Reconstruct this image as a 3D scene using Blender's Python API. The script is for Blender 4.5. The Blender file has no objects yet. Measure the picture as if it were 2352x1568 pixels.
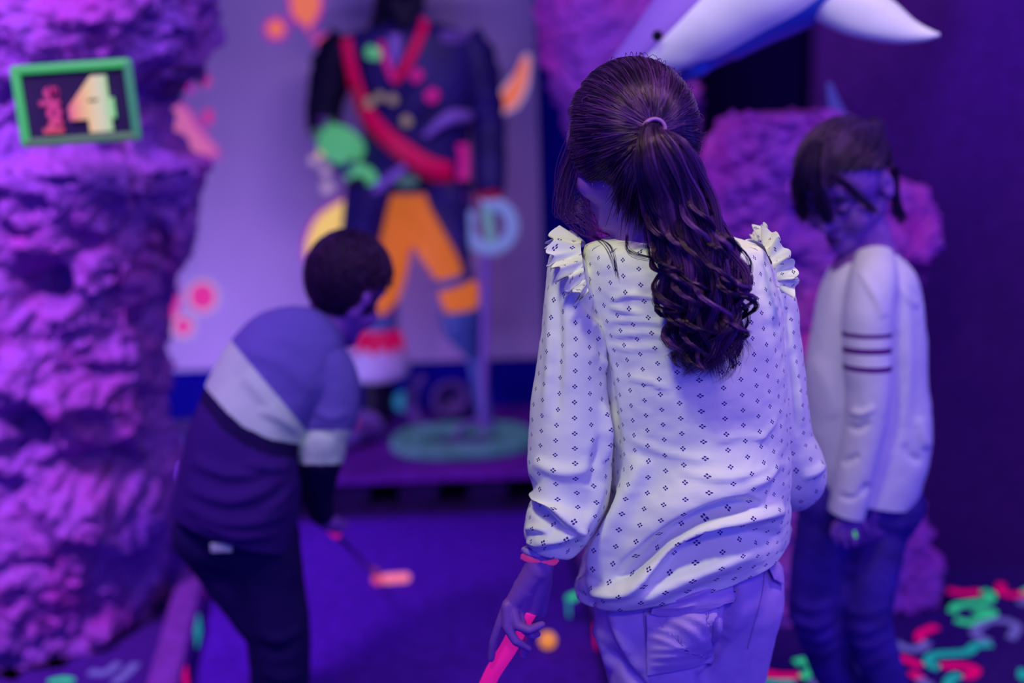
import bpy, bmesh, math, random
import numpy as np
from mathutils import Vector, Matrix
from mathutils.bvhtree import BVHTree

# ------------------------------------------------------------------ camera
random.seed(7)
RNG = np.random.default_rng(11)
SC = bpy.context.scene
COL = SC.collection
FPX = 40.0 / 36.0 * 2352
PITCH, ROLL = math.radians(12.5), math.radians(-2.1)
CAMLOC = np.array((0.0, 0.0, 1.35))
RM = Matrix.Rotation(math.radians(90) - PITCH, 3, 'X') @ Matrix.Rotation(ROLL, 3, 'Z')
RNP = np.array(RM)
cam_data = bpy.data.cameras.new('camera')
cam_data.lens = 40
cam_data.sensor_width = 36
cam_data.clip_start = 0.05
cam_data.dof.use_dof = True
cam_data.dof.focus_distance = 1.50
cam_data.dof.aperture_fstop = 1.25
cam = bpy.data.objects.new('camera', cam_data)
cam.matrix_world = Matrix.Translation(CAMLOC) @ RM.to_4x4()
COL.objects.link(cam)
SC.camera = cam

# ------------------------------------------------------------------ light, exposure
SC.view_settings.view_transform = 'Standard'
SC.view_settings.look = 'None'
SC.view_settings.gamma = 1
SC.view_settings.use_curve_mapping = False
SC.view_settings.exposure = 0.0
world = bpy.data.worlds.new('blacklight_ambience')
SC.world = world
world.use_nodes = True
world.node_tree.nodes['Background'].inputs[0].default_value = (0.080, 0.065, 0.82, 1)
world.node_tree.nodes['Background'].inputs[1].default_value = 1.55


def lamp(name, kind, loc, target, energy, color, size=0.5, size_y=None, spot=None, blend=0.6):
    d = bpy.data.lights.new(name, kind)
    d.energy = energy
    d.color = color
    if kind == 'AREA':
        d.shape = 'RECTANGLE' if size_y else 'SQUARE'
        d.size = size
        if size_y:
            d.size_y = size_y
    else:
        d.shadow_soft_size = size
    if kind == 'SPOT':
        d.spot_size = math.radians(spot)
        d.spot_blend = blend
    o = bpy.data.objects.new(name, d)
    o.location = loc
    o.rotation_euler = (Vector(target) - Vector(loc)).to_track_quat('-Z', 'Y').to_euler()
    COL.objects.link(o)
    return o


lamp('key_spot', 'SPOT', (-0.35, 0.62, 2.74), (0.27, 1.5, 0.85), 80, (1.0, 0.98, 0.40), 0.16, spot=52, blend=0.8)
lamp('stage_tube', 'AREA', (-0.35, 2.05, 2.30), (-0.55, 4.3, 0.65), 15, (0.62, 0.44, 1.0), 1.4, 0.2)
lamp('banner_fill', 'AREA', (-1.25, 3.40, 0.20), (-0.3, 4.3, 0.9), 9, (0.62, 0.44, 1.0), 0.5, 0.1)  # added fill lamp, unseen behind the rock, evens out the banner's brightness
lamp('rock_tube', 'AREA', (-1.30, 0.95, 2.70), (-1.75, 2.45, 0.70), 26, (0.86, 0.36, 0.95), 0.5, 0.2).data.spread = math.radians(72)
lamp('wall_spot', 'SPOT', (0.35, 0.95, 2.75), (1.25, 2.95, 1.80), 200, (0.34, 0.14, 1.0), 0.10, spot=36, blend=1.0)
lamp('shark_spot', 'SPOT', (0.05, 1.15, 2.74), (0.55, 2.28, 1.78), 42, (1.0, 0.98, 0.5), 0.1, spot=44, blend=0.8)
lamp('front_fill', 'AREA', (0.5, -0.85, 2.45), (0.3, 1.6, 0.7), 9, (1.0, 0.66, 0.55), 1.0, 0.2)  # added warm fill lamp behind the camera, brightens the figures from the front
lamp('side_tube', 'AREA', (1.15, 1.1, 2.75), (0.85, 2.3, 0.9), 17, (0.95, 0.62, 0.8), 0.7, 0.2)


# ------------------------------------------------------------------ picture <-> place
def ray(px, py):
    v = np.array(((px - 1176) / FPX, -(py - 784) / FPX, -1.0))
    return RNP @ v


def W(px, py, Y):
    """point of the upright plane y = Y seen at a pixel"""
    r = ray(px, py)
    return CAMLOC + r * (Y / r[1])


def G(px, py, z=0.0):
    """point of the level plane z seen at a pixel"""
    r = ray(px, py)
    return CAMLOC + r * ((z - CAMLOC[2]) / r[2])


def PX(V):
    q = (np.asarray(V) - CAMLOC) @ RNP
    return np.stack((1176 + FPX * q[..., 0] / -q[..., 2], 784 - FPX * q[..., 1] / -q[..., 2]), -1)


def norm(v):
    v = np.asarray(v, float)
    return v / (np.linalg.norm(v, axis=-1, keepdims=True) + 1e-12)


# ------------------------------------------------------------------ noise
def _hash(i, j, k, s):
    n = (i * 374761393 + j * 668265263 + k * 2147483647 + s * 974634777) & 0xFFFFFFFF
    n = ((n ^ (n >> 13)) * 1274126177) & 0xFFFFFFFF
    n = n ^ (n >> 16)
    return (n & 0xFFFF) / 32767.5 - 1.0


def vnoise(P, s=0):
    P = np.asarray(P, float)
    I = np.floor(P).astype(np.int64)
    f = P - I
    f = f * f * f * (f * (f * 6 - 15) + 10)
    out = 0
    for a in (0, 1):
        for b in (0, 1):
            for c in (0, 1):
                w = (f[:, 0] if a else 1 - f[:, 0]) * (f[:, 1] if b else 1 - f[:, 1]) * (f[:, 2] if c else 1 - f[:, 2])
                out = out + w * _hash(I[:, 0] + a, I[:, 1] + b, I[:, 2] + c, s)
    return out


def fbm(P, octaves=4, gain=0.5, s=0):
    P = np.asarray(P, float)
    t, a, o = 0, 1.0, 0
    for k in range(octaves):
        o = o + a * vnoise(P * (2.03 ** k) + 17.3 * k, s + k)
        t += a
        a *= gain
    return o / t


# ------------------------------------------------------------------ materials
def sockets(m):
    m.use_nodes = True
    return m.node_tree, m.node_tree.nodes['Principled BSDF']


def mat(name, col, rough=0.6, emit=0.0, ecol=None, spec=0.3, metal=0.0, var=0.0, vscale=20, bump=0.0, bscale=200, col2=None, sheen=0.0):
    m = bpy.data.materials.new(name)
    nt, p = sockets(m)
    p.inputs['Base Color'].default_value = (*col, 1)
    p.inputs['Roughness'].default_value = rough
    p.inputs['Specular IOR Level'].default_value = spec
    p.inputs['Metallic'].default_value = metal
    if sheen:
        p.inputs['Sheen Weight'].default_value = sheen
    if emit:
        p.inputs['Emission Color'].default_value = (*(ecol or col), 1)
        p.inputs['Emission Strength'].default_value = emit
    tc = None
    if var or col2:
        tc = nt.nodes.new('ShaderNodeTexCoord')
        n = nt.nodes.new('ShaderNodeTexNoise')
        n.inputs['Scale'].default_value = vscale
        n.inputs['Detail'].default_value = 5
        r = nt.nodes.new('ShaderNodeValToRGB')
        r.color_ramp.elements[0].position = 0.35
        r.color_ramp.elements[1].position = 0.65
        c2 = col2 or tuple(min(1, c * (1 + var)) for c in col)
        c1 = col if col2 else tuple(c * (1 - var) for c in col)
        r.color_ramp.elements[0].color = (*c1, 1)
        r.color_ramp.elements[1].color = (*c2, 1)
        nt.links.new(tc.outputs['Object'], n.inputs['Vector'])
        nt.links.new(n.outputs['Fac'], r.inputs['Fac'])
        nt.links.new(r.outputs['Color'], p.inputs['Base Color'])
    if bump:
        tc = tc or nt.nodes.new('ShaderNodeTexCoord')
        n = nt.nodes.new('ShaderNodeTexNoise')
        n.inputs['Scale'].default_value = bscale
        n.inputs['Detail'].default_value = 4
        b = nt.nodes.new('ShaderNodeBump')
        b.inputs['Strength'].default_value = bump
        b.inputs['Distance'].default_value = 0.01
        nt.links.new(tc.outputs['Object'], n.inputs['Vector'])
        nt.links.new(n.outputs['Fac'], b.inputs['Height'])
        nt.links.new(b.outputs['Normal'], p.inputs['Normal'])
    return m


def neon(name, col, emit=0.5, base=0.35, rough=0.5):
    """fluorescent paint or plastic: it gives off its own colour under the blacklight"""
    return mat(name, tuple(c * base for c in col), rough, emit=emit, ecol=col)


# ------------------------------------------------------------------ objects
def tag(o, label=None, cat=None, group=None, kind=None):
    if label:
        o['label'] = label
    if cat:
        o['category'] = cat
    if group:
        o['group'] = group
    if kind:
        o['kind'] = kind
    return o


def empty(name, loc, label=None, cat=None, group=None):
    o = bpy.data.objects.new(name, None)
    o.empty_display_size = 0.1
    o.location = tuple(float(c) for c in loc)
    COL.objects.link(o)
    bpy.context.view_layer.update()
    return tag(o, label, cat, group)


def adopt(o, parent):
    if parent is not None:
        bpy.context.view_layer.update()
        o.parent = parent
        o.matrix_parent_inverse = parent.matrix_world.inverted()
    return o


def mk(name, V, F, m, parent=None, smooth=True, uv=None, idx=None, flatcoord=None):
    """link one mesh object; V are world coordinates"""
    V = np.asarray(V, float)
    org = V.mean(0) if parent is None else V.mean(0)
    me = bpy.data.meshes.new(name)
    me.from_pydata((V - org).tolist(), [], F if isinstance(F, list) else F.tolist())
    ms = m if isinstance(m, (list, tuple)) else [m]
    for q in ms:
        me.materials.append(q)
    if smooth:
        me.polygons.foreach_set('use_smooth', np.ones(len(me.polygons), bool))
    if idx is not None:
        me.polygons.foreach_set('material_index', np.asarray(idx, np.int32))
    if uv is not None:
        lay = me.uv_layers.new(name='UVMap')
        vi = np.empty(len(me.loops), np.int32)
        me.loops.foreach_get('vertex_index', vi)
        uvl = np.asarray(uv)
        lay.data.foreach_set('uv', (uvl[vi] if len(uvl) == len(V) else uvl).astype(np.float32).ravel())
    me.update()
    o = bpy.data.objects.new(name, me)
    o.location = tuple(org)
    COL.objects.link(o)
    return adopt(o, parent)


def join(parts):
    Vs, Fs, n = [], [], 0
    for V, F in parts:
        Vs.append(np.asarray(V, float))
        Fs += [tuple(int(i) + n for i in f) for f in F]
        n += len(V)
    return np.concatenate(Vs), Fs


def crom(K, n):
    """Catmull-Rom through keyed rows"""
    K = np.asarray(K, float)
    k = len(K)
    t = np.linspace(0, k - 1, n)
    i = np.minimum(t.astype(int), k - 2)
    f = (t - i)[:, None]
    p1, p2 = K[i], K[i + 1]
    p0 = np.where((i > 0)[:, None], K[np.maximum(i - 1, 0)], 2 * p1 - p2)
    p3 = np.where((i < k - 2)[:, None], K[np.minimum(i + 2, k - 1)], 2 * p2 - p1)
    return 0.5 * (2 * p1 + (p2 - p0) * f + (2 * p0 - 5 * p1 + 4 * p2 - p3) * f ** 2 + (3 * p1 - p0 - 3 * p2 + p3) * f ** 3)


def grid_faces(n, m, closed=True, cap=True):
    F = []
    for i in range(n - 1):
        for j in range(m if closed else m - 1):
            k = (j + 1) % m
            F.append((i * m + j, i * m + k, (i + 1) * m + k, (i + 1) * m + j))
    if cap and closed:
        F.append(tuple(range(m - 1, -1, -1)))
        F.append(tuple((n - 1) * m + j for j in range(m)))
    return F


def rings(C, A, B, m, expo=2.0):
    th = np.linspace(0, 2 * math.pi, m, endpoint=False)
    c, s = np.cos(th), np.sin(th)
    c = np.sign(c) * np.abs(c) ** (2 / expo)
    s = np.sign(s) * np.abs(s) ** (2 / expo)
    V = C[:, None] + A[:, None] * c[None, :, None] + B[:, None] * s[None, :, None]
    return V.reshape(-1, 3)


def loft(rows, n, m, expo=2.0, cap=True):
    """rows: (Lx, Ly, Rx, Ry, Y, half depth in m) from one end to the other: the two outline pixels, the upright plane, the thickness.
    Column m/4 faces the camera. Returns V, F, uv (metres), n, m."""
    R = crom(rows, n)
    L = np.array([W(r[0], r[1], r[4]) for r in R])
    Q = np.array([W(r[2], r[3], r[4]) for r in R])
    C, A = (L + Q) / 2, (Q - L) / 2
    T = norm(np.gradient(C, axis=0))
    T[:] = norm(T)
    B = np.cross(T, norm(A))
    B = norm(B)
    B *= np.sign(-B[:, 1:2] + 1e-9)
    B = B * R[:, 5:6]
    V = rings(C, A, B, m, expo)
    lenv = np.concatenate(([0], np.cumsum(np.linalg.norm(np.diff(C, axis=0), axis=1))))
    per = np.mean(np.linalg.norm(A, axis=1)) * 0.5 + np.mean(np.linalg.norm(B, axis=1)) * 0.5
    u = np.linspace(0, 2 * math.pi * per, m, endpoint=False)
    uv = np.stack((np.tile(u, n), np.repeat(lenv, m)), -1)
    F = grid_faces(n, m, True, cap)
    return V, F, uv


def vnormals(V, F):
    V = np.asarray(V, float)
    N = np.zeros_like(V)
    q = np.array([f for f in F if len(f) == 4])
    t = np.array([f for f in F if len(f) == 3])
    if len(q):
        n = np.cross(V[q[:, 2]] - V[q[:, 0]], V[q[:, 3]] - V[q[:, 1]])
        for k in range(4):
            np.add.at(N, q[:, k], n)
    if len(t):
        n = np.cross(V[t[:, 1]] - V[t[:, 0]], V[t[:, 2]] - V[t[:, 0]])
        for k in range(3):
            np.add.at(N, t[:, k], n)
    return norm(N)


def orient_out(V, N):
    """make sure normals point away from the centroid on average"""
    if np.mean(np.einsum('ij,ij->i', N, V - V.mean(0))) < 0:
        return -N
    return N


def crease(V, N, lines, facing=True):
    """push vertices along N near polylines given in picture pixels: (points, height m, width above px, width below px).
    'above' is the left-hand side when walking along the line with the picture's y down."""
    p = PX(V)
    view = norm(CAMLOC - V)
    vis = np.clip(np.einsum('ij,ij->i', N, view) * 3 + 0.6, 0, 1) if facing else 1.0
    D = np.zeros(len(V))
    for pts, amp, wa, wb in lines:
        pts = crom(np.array(pts, float), max(8, 6 * len(pts)))
        best = np.full(len(V), 1e9)
        sgn = np.zeros(len(V))
        tt = np.zeros(len(V))
        nseg = len(pts) - 1
        for i in range(nseg):
            a, b = pts[i], pts[i + 1]
            d = b - a
            L2 = d @ d + 1e-9
            w = p - a
            t = np.clip((w @ d) / L2, 0, 1)
            q = w - t[:, None] * d
            dist = np.hypot(q[:, 0], q[:, 1])
            s = d[0] * w[:, 1] - d[1] * w[:, 0]
            up = dist < best
            best = np.where(up, dist, best)
            sgn = np.where(up, s, sgn)
            tt = np.where(up, (i + t) / nseg, tt)
        wdt = np.where(sgn < 0, wa, wb)
        taper = np.sin(np.clip(tt, 0.0, 1.0) * math.pi) ** 0.5
        D += amp * np.exp(-(best / wdt) ** 2) * taper
    return V + N * (D * vis)[:, None]


def tube(pts, r, m=10, n=None, cap=True, flat=1.0, up=None):
    """tube through 3D points; r scalar or one radius per point"""
    pts = np.asarray(pts, float)
    rr = np.full(len(pts), r) if np.isscalar(r) else np.asarray(r, float)
    n = n or max(2, (len(pts) - 1) * 6 + 1)
    K = crom(np.concatenate((pts, rr[:, None]), 1), n)
    C, rr = K[:, :3], np.abs(K[:, 3])
    T = norm(np.gradient(C, axis=0))
    u = np.array(up if up is not None else (0.13, -1, 0.21), float)
    A = norm(np.cross(T, u))
    B = np.cross(A, T)
    return rings(C, A * rr[:, None], B * (rr * flat)[:, None], m), grid_faces(n, m, True, cap)


def box(c, s, ax=None, bev=0.0):
    """box of full size s centred at c, axes ax (3 rows); bevelled corners when bev"""
    c, s = np.asarray(c, float), np.asarray(s, float)
    ax = np.eye(3) if ax is None else np.asarray(ax, float)
    if not bev:
        q = np.array([(x, y, z) for x in (-.5, .5) for y in (-.5, .5) for z in (-.5, .5)]) * s
        F = [(0, 1, 3, 2), (4, 6, 7, 5), (0, 4, 5, 1), (2, 3, 7, 6), (0, 2, 6, 4), (1, 5, 7, 3)]
        return c + q @ ax, F
    bm = bmesh.new()
    bmesh.ops.create_cube(bm, size=1.0)
    for v in bm.verts:
        v.co = Vector((v.co.x * s[0], v.co.y * s[1], v.co.z * s[2]))
    bmesh.ops.bevel(bm, geom=bm.edges[:], offset=bev, segments=2, affect='EDGES', profile=0.5)
    bm.verts.ensure_lookup_table()
    V = np.array([v.co[:] for v in bm.verts])
    F = [tuple(v.index for v in f.verts) for f in bm.faces]
    bm.free()
    return c + V @ ax, F


def ball(c, r, n=12, m=20, ax=None):
    r = np.array((r, r, r) if np.isscalar(r) else r, float)
    ax = np.eye(3) if ax is None else np.asarray(ax, float)
    th = np.linspace(0.04, math.pi - 0.04, n)
    ph = np.linspace(0, 2 * math.pi, m, endpoint=False)
    q = np.stack((np.outer(np.sin(th), np.cos(ph)), np.outer(np.sin(th), np.sin(ph)), np.outer(np.cos(th), np.ones(m))), -1).reshape(-1, 3)
    F = grid_faces(n, m, True, True)
    F = [f[::-1] for f in F]
    return np.asarray(c, float) + (q * r) @ ax, F


def capsule(p0, p1, r0, r1, m=14, k=5):
    p0, p1 = np.asarray(p0, float), np.asarray(p1, float)
    d = p1 - p0
    L = np.linalg.norm(d)
    t = d / (L + 1e-9)
    C, R = [], []
    for i in range(k):
        a = math.pi / 2 * (1 - i / (k - 1)) * 0.97
        C.append(p0 - t * r0 * math.sin(a))
        R.append(r0 * math.cos(a))
    for i in range(k):
        a = math.pi / 2 * (i / (k - 1)) * 0.97
        C.append(p1 + t * r1 * math.sin(a))
        R.append(r1 * math.cos(a))
    C, R = np.array(C), np.array(R)
    u = np.array((0.31, -0.87, 0.38))
    if abs(t @ u) > 0.9:
        u = np.array((0.9, 0.2, -0.3))
    A = norm(np.cross(t, u))
    B = np.cross(t, A)
    return rings(C, A[None] * R[:, None], B[None] * R[:, None], m), grid_faces(len(C), m, True, True)


def blob(prims, voxel, it=6, fac=0.5):
    """fuse closed shapes into one continuous skin"""
    V, F = join(prims)
    me = bpy.data.meshes.new('tmp')
    me.from_pydata(V.tolist(), [], F)
    bm = bmesh.new()
    bm.from_mesh(me)
    bmesh.ops.recalc_face_normals(bm, faces=bm.faces[:])
    bm.to_mesh(me)
    bm.free()
    o = bpy.data.objects.new('tmp', me)
    COL.objects.link(o)
    r = o.modifiers.new('r', 'REMESH')
    r.mode = 'VOXEL'
    r.voxel_size = voxel
    if it:
        s = o.modifiers.new('s', 'SMOOTH')
        s.factor = fac
        s.iterations = it
    dg = bpy.context.evaluated_depsgraph_get()
    e = o.evaluated_get(dg)
    em = e.to_mesh()
    co = np.empty(len(em.vertices) * 3)
    em.vertices.foreach_get('co', co)
    Fo = [tuple(p.vertices) for p in em.polygons]
    e.to_mesh_clear()
    bpy.data.objects.remove(o)
    bpy.data.meshes.remove(me)
    return co.reshape(-1, 3), Fo


def text_mesh(body, size, extrude, offset=0.0, bevel=0.0):
    cu = bpy.data.curves.new('tmp', 'FONT')
    cu.body = body
    cu.size = size
    cu.extrude = extrude
    cu.offset = offset
    cu.bevel_depth = bevel
    cu.align_x = 'CENTER'
    cu.align_y = 'CENTER'
    o = bpy.data.objects.new('tmp', cu)
    COL.objects.link(o)
    dg = bpy.context.evaluated_depsgraph_get()
    me = bpy.data.meshes.new_from_object(o.evaluated_get(dg))
    V = np.array([v.co[:] for v in me.vertices])
    F = [tuple(p.vertices) for p in me.polygons]
    bpy.data.objects.remove(o)
    bpy.data.curves.remove(cu)
    bpy.data.meshes.remove(me)
    return V, F


def slab(poly, nrm, th):
    """flat outline (3D points in order) thickened along nrm"""
    P = np.asarray(poly, float)
    n = len(P)
    V = np.concatenate((P, P + np.asarray(nrm, float) * th))
    F = [tuple(range(n)), tuple(range(2 * n - 1, n - 1, -1))]
    F += [(i, (i + 1) % n, n + (i + 1) % n, n + i) for i in range(n)]
    return V, F


def ribbon(pts, wid, th, nrm=None, n=None, widdir=None):
    """flat band through 3D points: width across, thickness along nrm"""
    pts = np.asarray(pts, float)
    ww = np.full(len(pts), wid) if np.isscalar(wid) else np.asarray(wid, float)
    n = n or (len(pts) - 1) * 8 + 1
    K = crom(np.concatenate((pts, ww[:, None]), 1), n)
    C, ww = K[:, :3], K[:, 3]
    T = norm(np.gradient(C, axis=0))
    N = np.tile(np.asarray(nrm if nrm is not None else (0, -1, 0), float), (n, 1))
    S = norm(np.cross(T, N))
    N = norm(np.cross(S, T))
    S = S * ww[:, None] / 2
    V = np.stack((C - S, C + S, C + S + N * th, C - S + N * th), 1).reshape(-1, 3)
    return V, grid_faces(n, 4, True, True)


def strands(paths, rad, m=3, rnd=None):
    """hair: every path is (k,3); one thin tube each, uv.x = a random value per strand, uv.y = along it"""
    P = np.asarray(paths, float)
    s, k, _ = P.shape
    T = norm(np.gradient(P, axis=1))
    A = norm(np.cross(T, np.array((0.2, -0.7, 0.5))))
    B = np.cross(T, A)
    tt = np.linspace(0, 1, k)
    prof = np.minimum(1, np.minimum(tt * 12 + 0.5, (1 - tt) * 6 + 0.15))
    R = (np.asarray(rad) * np.ones(s))[:, None, None] * prof[None, :, None]
    V = np.empty((s, k, m, 3))
    for j in range(m):
        a = 2 * math.pi * j / m
        V[:, :, j] = P + (A * math.cos(a) + B * math.sin(a)) * R
    base = (np.arange(s) * k * m)[:, None, None] + (np.arange(k - 1) * m)[None, :, None] + np.arange(m)[None, None, :]
    nxt = (np.arange(s) * k * m)[:, None, None] + (np.arange(k - 1) * m)[None, :, None] + ((np.arange(m) + 1) % m)[None, None, :]
    F = np.stack((base, nxt, nxt + m, base + m), -1).reshape(-1, 4)
    u = RNG.random(s) if rnd is None else rnd
    uv = np.stack((np.repeat(u, k * m), np.tile(np.repeat(tt, m), s)), -1)
    return V.reshape(-1, 3), F, uv

# ------------------------------------------------------------------ the room
M_floor = mat('lane_felt', (0.070, 0.010, 0.42), 0.95, spec=0.05, var=0.18, vscale=30, bump=0.25, bscale=900)
M_carpet = mat('dark_carpet', (0.05, 0.012, 0.22), 0.95, spec=0.05, var=0.25, vscale=60, bump=0.3, bscale=800)
M_navy = mat('navy_wall_paint', (0.003, 0.0008, 0.31), 0.85, spec=0.1, var=0.12, vscale=6)
M_purplewall = mat('purple_wall_paint', (0.055, 0.008, 0.14), 0.85, spec=0.1, var=0.10, vscale=40, bump=0.1, bscale=400)
M_black = mat('black_paint', (0.006, 0.004, 0.02), 0.9, spec=0.1)

CARPET_W, LANE_W = 4.0, 0.0
BACK_Y, RIGHT_Y = 4.32, 2.96
tag(mk('floor', *box((0, 2.0, -0.05), (6.0, 6.0, 0.1)), M_carpet, smooth=False), kind='structure')
tag(mk('wall_back', *box((0.0, BACK_Y + 0.05, 1.45), (6.0, 0.1, 2.9)), M_navy, smooth=False), kind='structure')
tag(mk('wall_right', *box((1.90, RIGHT_Y + 0.04, 1.45), (2.20, 0.08, 2.9)), M_purplewall, smooth=False), kind='structure')
tag(mk('shade_panel', *box((0.78, 4.02, 1.45), (0.74, 0.06, 2.9)), mat('painted_shade_black', (0.006, 0.001, 0.045), 0.9, spec=0.05), smooth=False), kind='structure')  # added near-black panel; its colour paints in the darkness behind the shark
tag(mk('ceiling', *box((0, 2.0, 2.95), (6.0, 6.0, 0.1)), M_black, smooth=False), kind='structure')
tag(mk('wall_left', *box((-2.95, 2.0, 1.45), (0.1, 6.0, 2.9)), M_navy, smooth=False), kind='structure')

# ------------------------------------------------------------------ putting lane, kerbs, squiggled carpet
kl0, kl1 = G(408, 1568, 0.075) * (1, 1, 0), G(474, 1290, 0.075) * (1, 1, 0)
kr0, kr1 = G(1400, 1568, 0.0), G(1318, 1290, 0.0)
kl0n = kl0 + (kl0 - kl1) * 0.5
kr0n = kr0 + (kr0 - kr1) * 0.5
kl1f = kl1 + (kl1 - kl0) * 0.35
kr1f = kr1 + (kr1 - kr0) * 0.35
lane = empty('putting_lane', ((kl0 + kr0) / 2) * (1, 1, 0), 'flat violet felt putting lane between two low kerbs', 'putting lane')
fy1 = G(1000, 1092, 0.135)[1] - .03
kd_, kq_ = norm(kl1 - kl0n), norm(kr1f - kr0n)
fl1 = kl0n + kd_ * ((fy1 - kl0n[1]) / kd_[1])
fr1 = kr0n + kq_ * ((fy1 - kr0n[1]) / kq_[1])
mk('felt', *slab([kl0n + (.012, 0, 0), kr0n - (.012, 0, 0), fr1 - (.012, 0, 0), fl1 + (.012, 0, 0)], (0, 0, 1), 0.004), M_floor, lane, smooth=False)

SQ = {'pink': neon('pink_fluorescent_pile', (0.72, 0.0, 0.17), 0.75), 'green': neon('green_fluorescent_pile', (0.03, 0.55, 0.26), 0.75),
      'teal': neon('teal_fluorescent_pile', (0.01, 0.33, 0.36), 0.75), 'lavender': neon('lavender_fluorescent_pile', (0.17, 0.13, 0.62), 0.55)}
squig = empty('squiggle_carpet', (1.0, 2.4, 0.0), 'dark carpet strewn with pink, green, teal and lavender neon squiggles', 'carpet')
SQL = [('pink', [(2178, 1357), (2215, 1363), (2250, 1360)]),
       ('green', [(2258, 1358), (2277, 1368), (2268, 1381), (2230, 1387), (2196, 1393), (2187, 1406)]),
       ('green', [(2195, 1424), (2230, 1431), (2268, 1420), (2281, 1409), (2262, 1403), (2240, 1411)]),
       ('pink', [(2300, 1342), (2299, 1357), (2320, 1367), (2360, 1366)]),
       ('lavender', [(2238, 1450), (2270, 1427), (2310, 1427), (2336, 1440), (2329, 1455), (2322, 1467)]),
       ('lavender', [(2236, 1452), (2250, 1465), (2272, 1475)]),
       ('pink', [(2150, 1440), (2115, 1456), (2112, 1472)]),
       ('lavender', [(2058, 1478), (2080, 1490), (2113, 1490), (2130, 1476)]),
       ('teal', [(2276, 1480), (2240, 1484), (2220, 1499), (2150, 1505), (2132, 1517), (2140, 1530), (2157, 1535)]),
       ('pink', [(2058, 1509), (2085, 1517), (2115, 1531)]),
       ('pink', [(2162, 1530), (2215, 1530), (2242, 1540), (2228, 1553), (2212, 1551)]),
       ('pink', [(2094, 1545), (2106, 1554), (2117, 1560)]), ('lavender', [(2114, 1560), (2120, 1568), (2140, 1576)]),
       ('teal', [(2175, 1580), (2182, 1562), (2203, 1551)]), ('lavender', [(1862, 1572), (1890, 1564), (1925, 1563)]),
       ('pink', [(1725, 1538), (1785, 1552), (1836, 1553)]), ('green', [(1826, 1522), (1852, 1519), (1866, 1538), (1843, 1557)]),
       ('teal', [(1720, 1564), (1770, 1569), (1825, 1569)]), ('teal', [(2352, 1540), (2348, 1552), (2358, 1562)]),
       ('lavender', [(2340, 1385), (2350, 1384), (2365, 1380)]), ('green', [(2353, 1362), (2368, 1356), (2380, 1340)]),
       ('lavender', [(206, 1545), (242, 1546), (272, 1525)]), ('lavender', [(262, 1570), (286, 1552), (312, 1526)]),
       ('green', [(112, 1570), (140, 1563), (166, 1566)]), ('pink', [(2290, 1500), (2320, 1512), (2352, 1508)][:0]),
       ('pink', [(2390, 1420), (2420, 1440), (2470, 1430)]), ('teal', [(2400, 1480), (2440, 1500), (2480, 1480)]),
       ('pink', [(1900, 1650), (1960, 1640), (1990, 1670)]),
       ('teal', [(2050, 1660), (2110, 1650), (2160, 1680)]), ('lavender', [(2250, 1620), (2300, 1600), (2330, 1640)])]
for c, pl in SQL:
    if not pl:
        continue
    pts = [G(x, y, 0.0) for x, y in pl]
    K = crom(pts, 6 * len(pts))
    V, F = ribbon(K, 0.0215, 0.004, (0, 0, 1), n=len(K))
    V[:, 2] = np.maximum(V[:, 2], -0.001)
    mk('squiggle', V, F, SQ[c], squig, smooth=False)
    # rounded tips
    for e, f in ((K[0], K[1]), (K[-1], K[-2])):
        pass

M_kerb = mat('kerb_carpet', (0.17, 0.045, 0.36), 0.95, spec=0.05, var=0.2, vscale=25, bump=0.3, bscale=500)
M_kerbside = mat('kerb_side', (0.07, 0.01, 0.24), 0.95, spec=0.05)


def kerb(name, a, b, wid, ht, label, inner, patches):
    d = norm(b - a)
    s = np.array((d[1], -d[0], 0))
    o = empty(name, (a + b) / 2 * (1, 1, 0), label, 'kerb')
    n = 10
    for i in range(n):
        pass
    ax = np.array((d, s, (0, 0, 1)))
    L = np.linalg.norm((b - a)[:2])
    c = (a + b) / 2
    off = -inner * s * wid / 2
    mk('rail', *box((c[0] + off[0], c[1] + off[1], ht / 2), (L, wid, ht), ax, 0.008), M_kerb, o)
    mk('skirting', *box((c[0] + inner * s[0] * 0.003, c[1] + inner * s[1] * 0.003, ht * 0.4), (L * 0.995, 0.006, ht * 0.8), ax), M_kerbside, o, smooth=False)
    for t, l, cc, z0, z1 in patches:
        q = a + d * L * t + inner * s * 0.007
        mk('squiggle', *box((q[0], q[1], (z0 + z1) / 2), (l, 0.004, z1 - z0), ax, 0.0015), SQ[cc], o)
    return o, d, s


ko, kd, ks = kerb('lane_kerb', kl0n, kl1, 0.072, 0.075, 'left violet carpeted kerb of the lane beside the craggy rock', 1,
                  [(0.955, 0.10, 'pink', 0.02, 0.07), (0.40, 0.06, 'pink', 0.012, 0.066), (0.66, 0.09, 'teal', 0.01, 0.06)])
kerb('lane_kerb', kr0n, kr1f, 0.10, 0.075, 'right violet carpeted kerb of the lane behind the girl in the blouse', -1,
     [(0.40, 0.035, 'pink', 0.005, 0.06)])
# the green squiggle that runs over the right kerb
kz = bpy.data.objects['lane_kerb.001']
g0 = [G(1345, 1364, 0.077), G(1322, 1368, 0.077), G(1309, 1378, 0.077)]
mk('squiggle', *ribbon(g0, 0.026, 0.003, (0, 0, 1)), SQ['green'], kz, smooth=False)
g1 = G(1311, 1382, 0.06)
dd = norm(kr1f - kr0n)
mk('squiggle', *box(g1 + np.array((-0.006, 0, -0.01)), (0.03, 0.004, 0.05), np.array((dd, (dd[1], -dd[0], 0), (0, 0, 1)))), SQ['teal'], kz, smooth=False)

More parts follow.
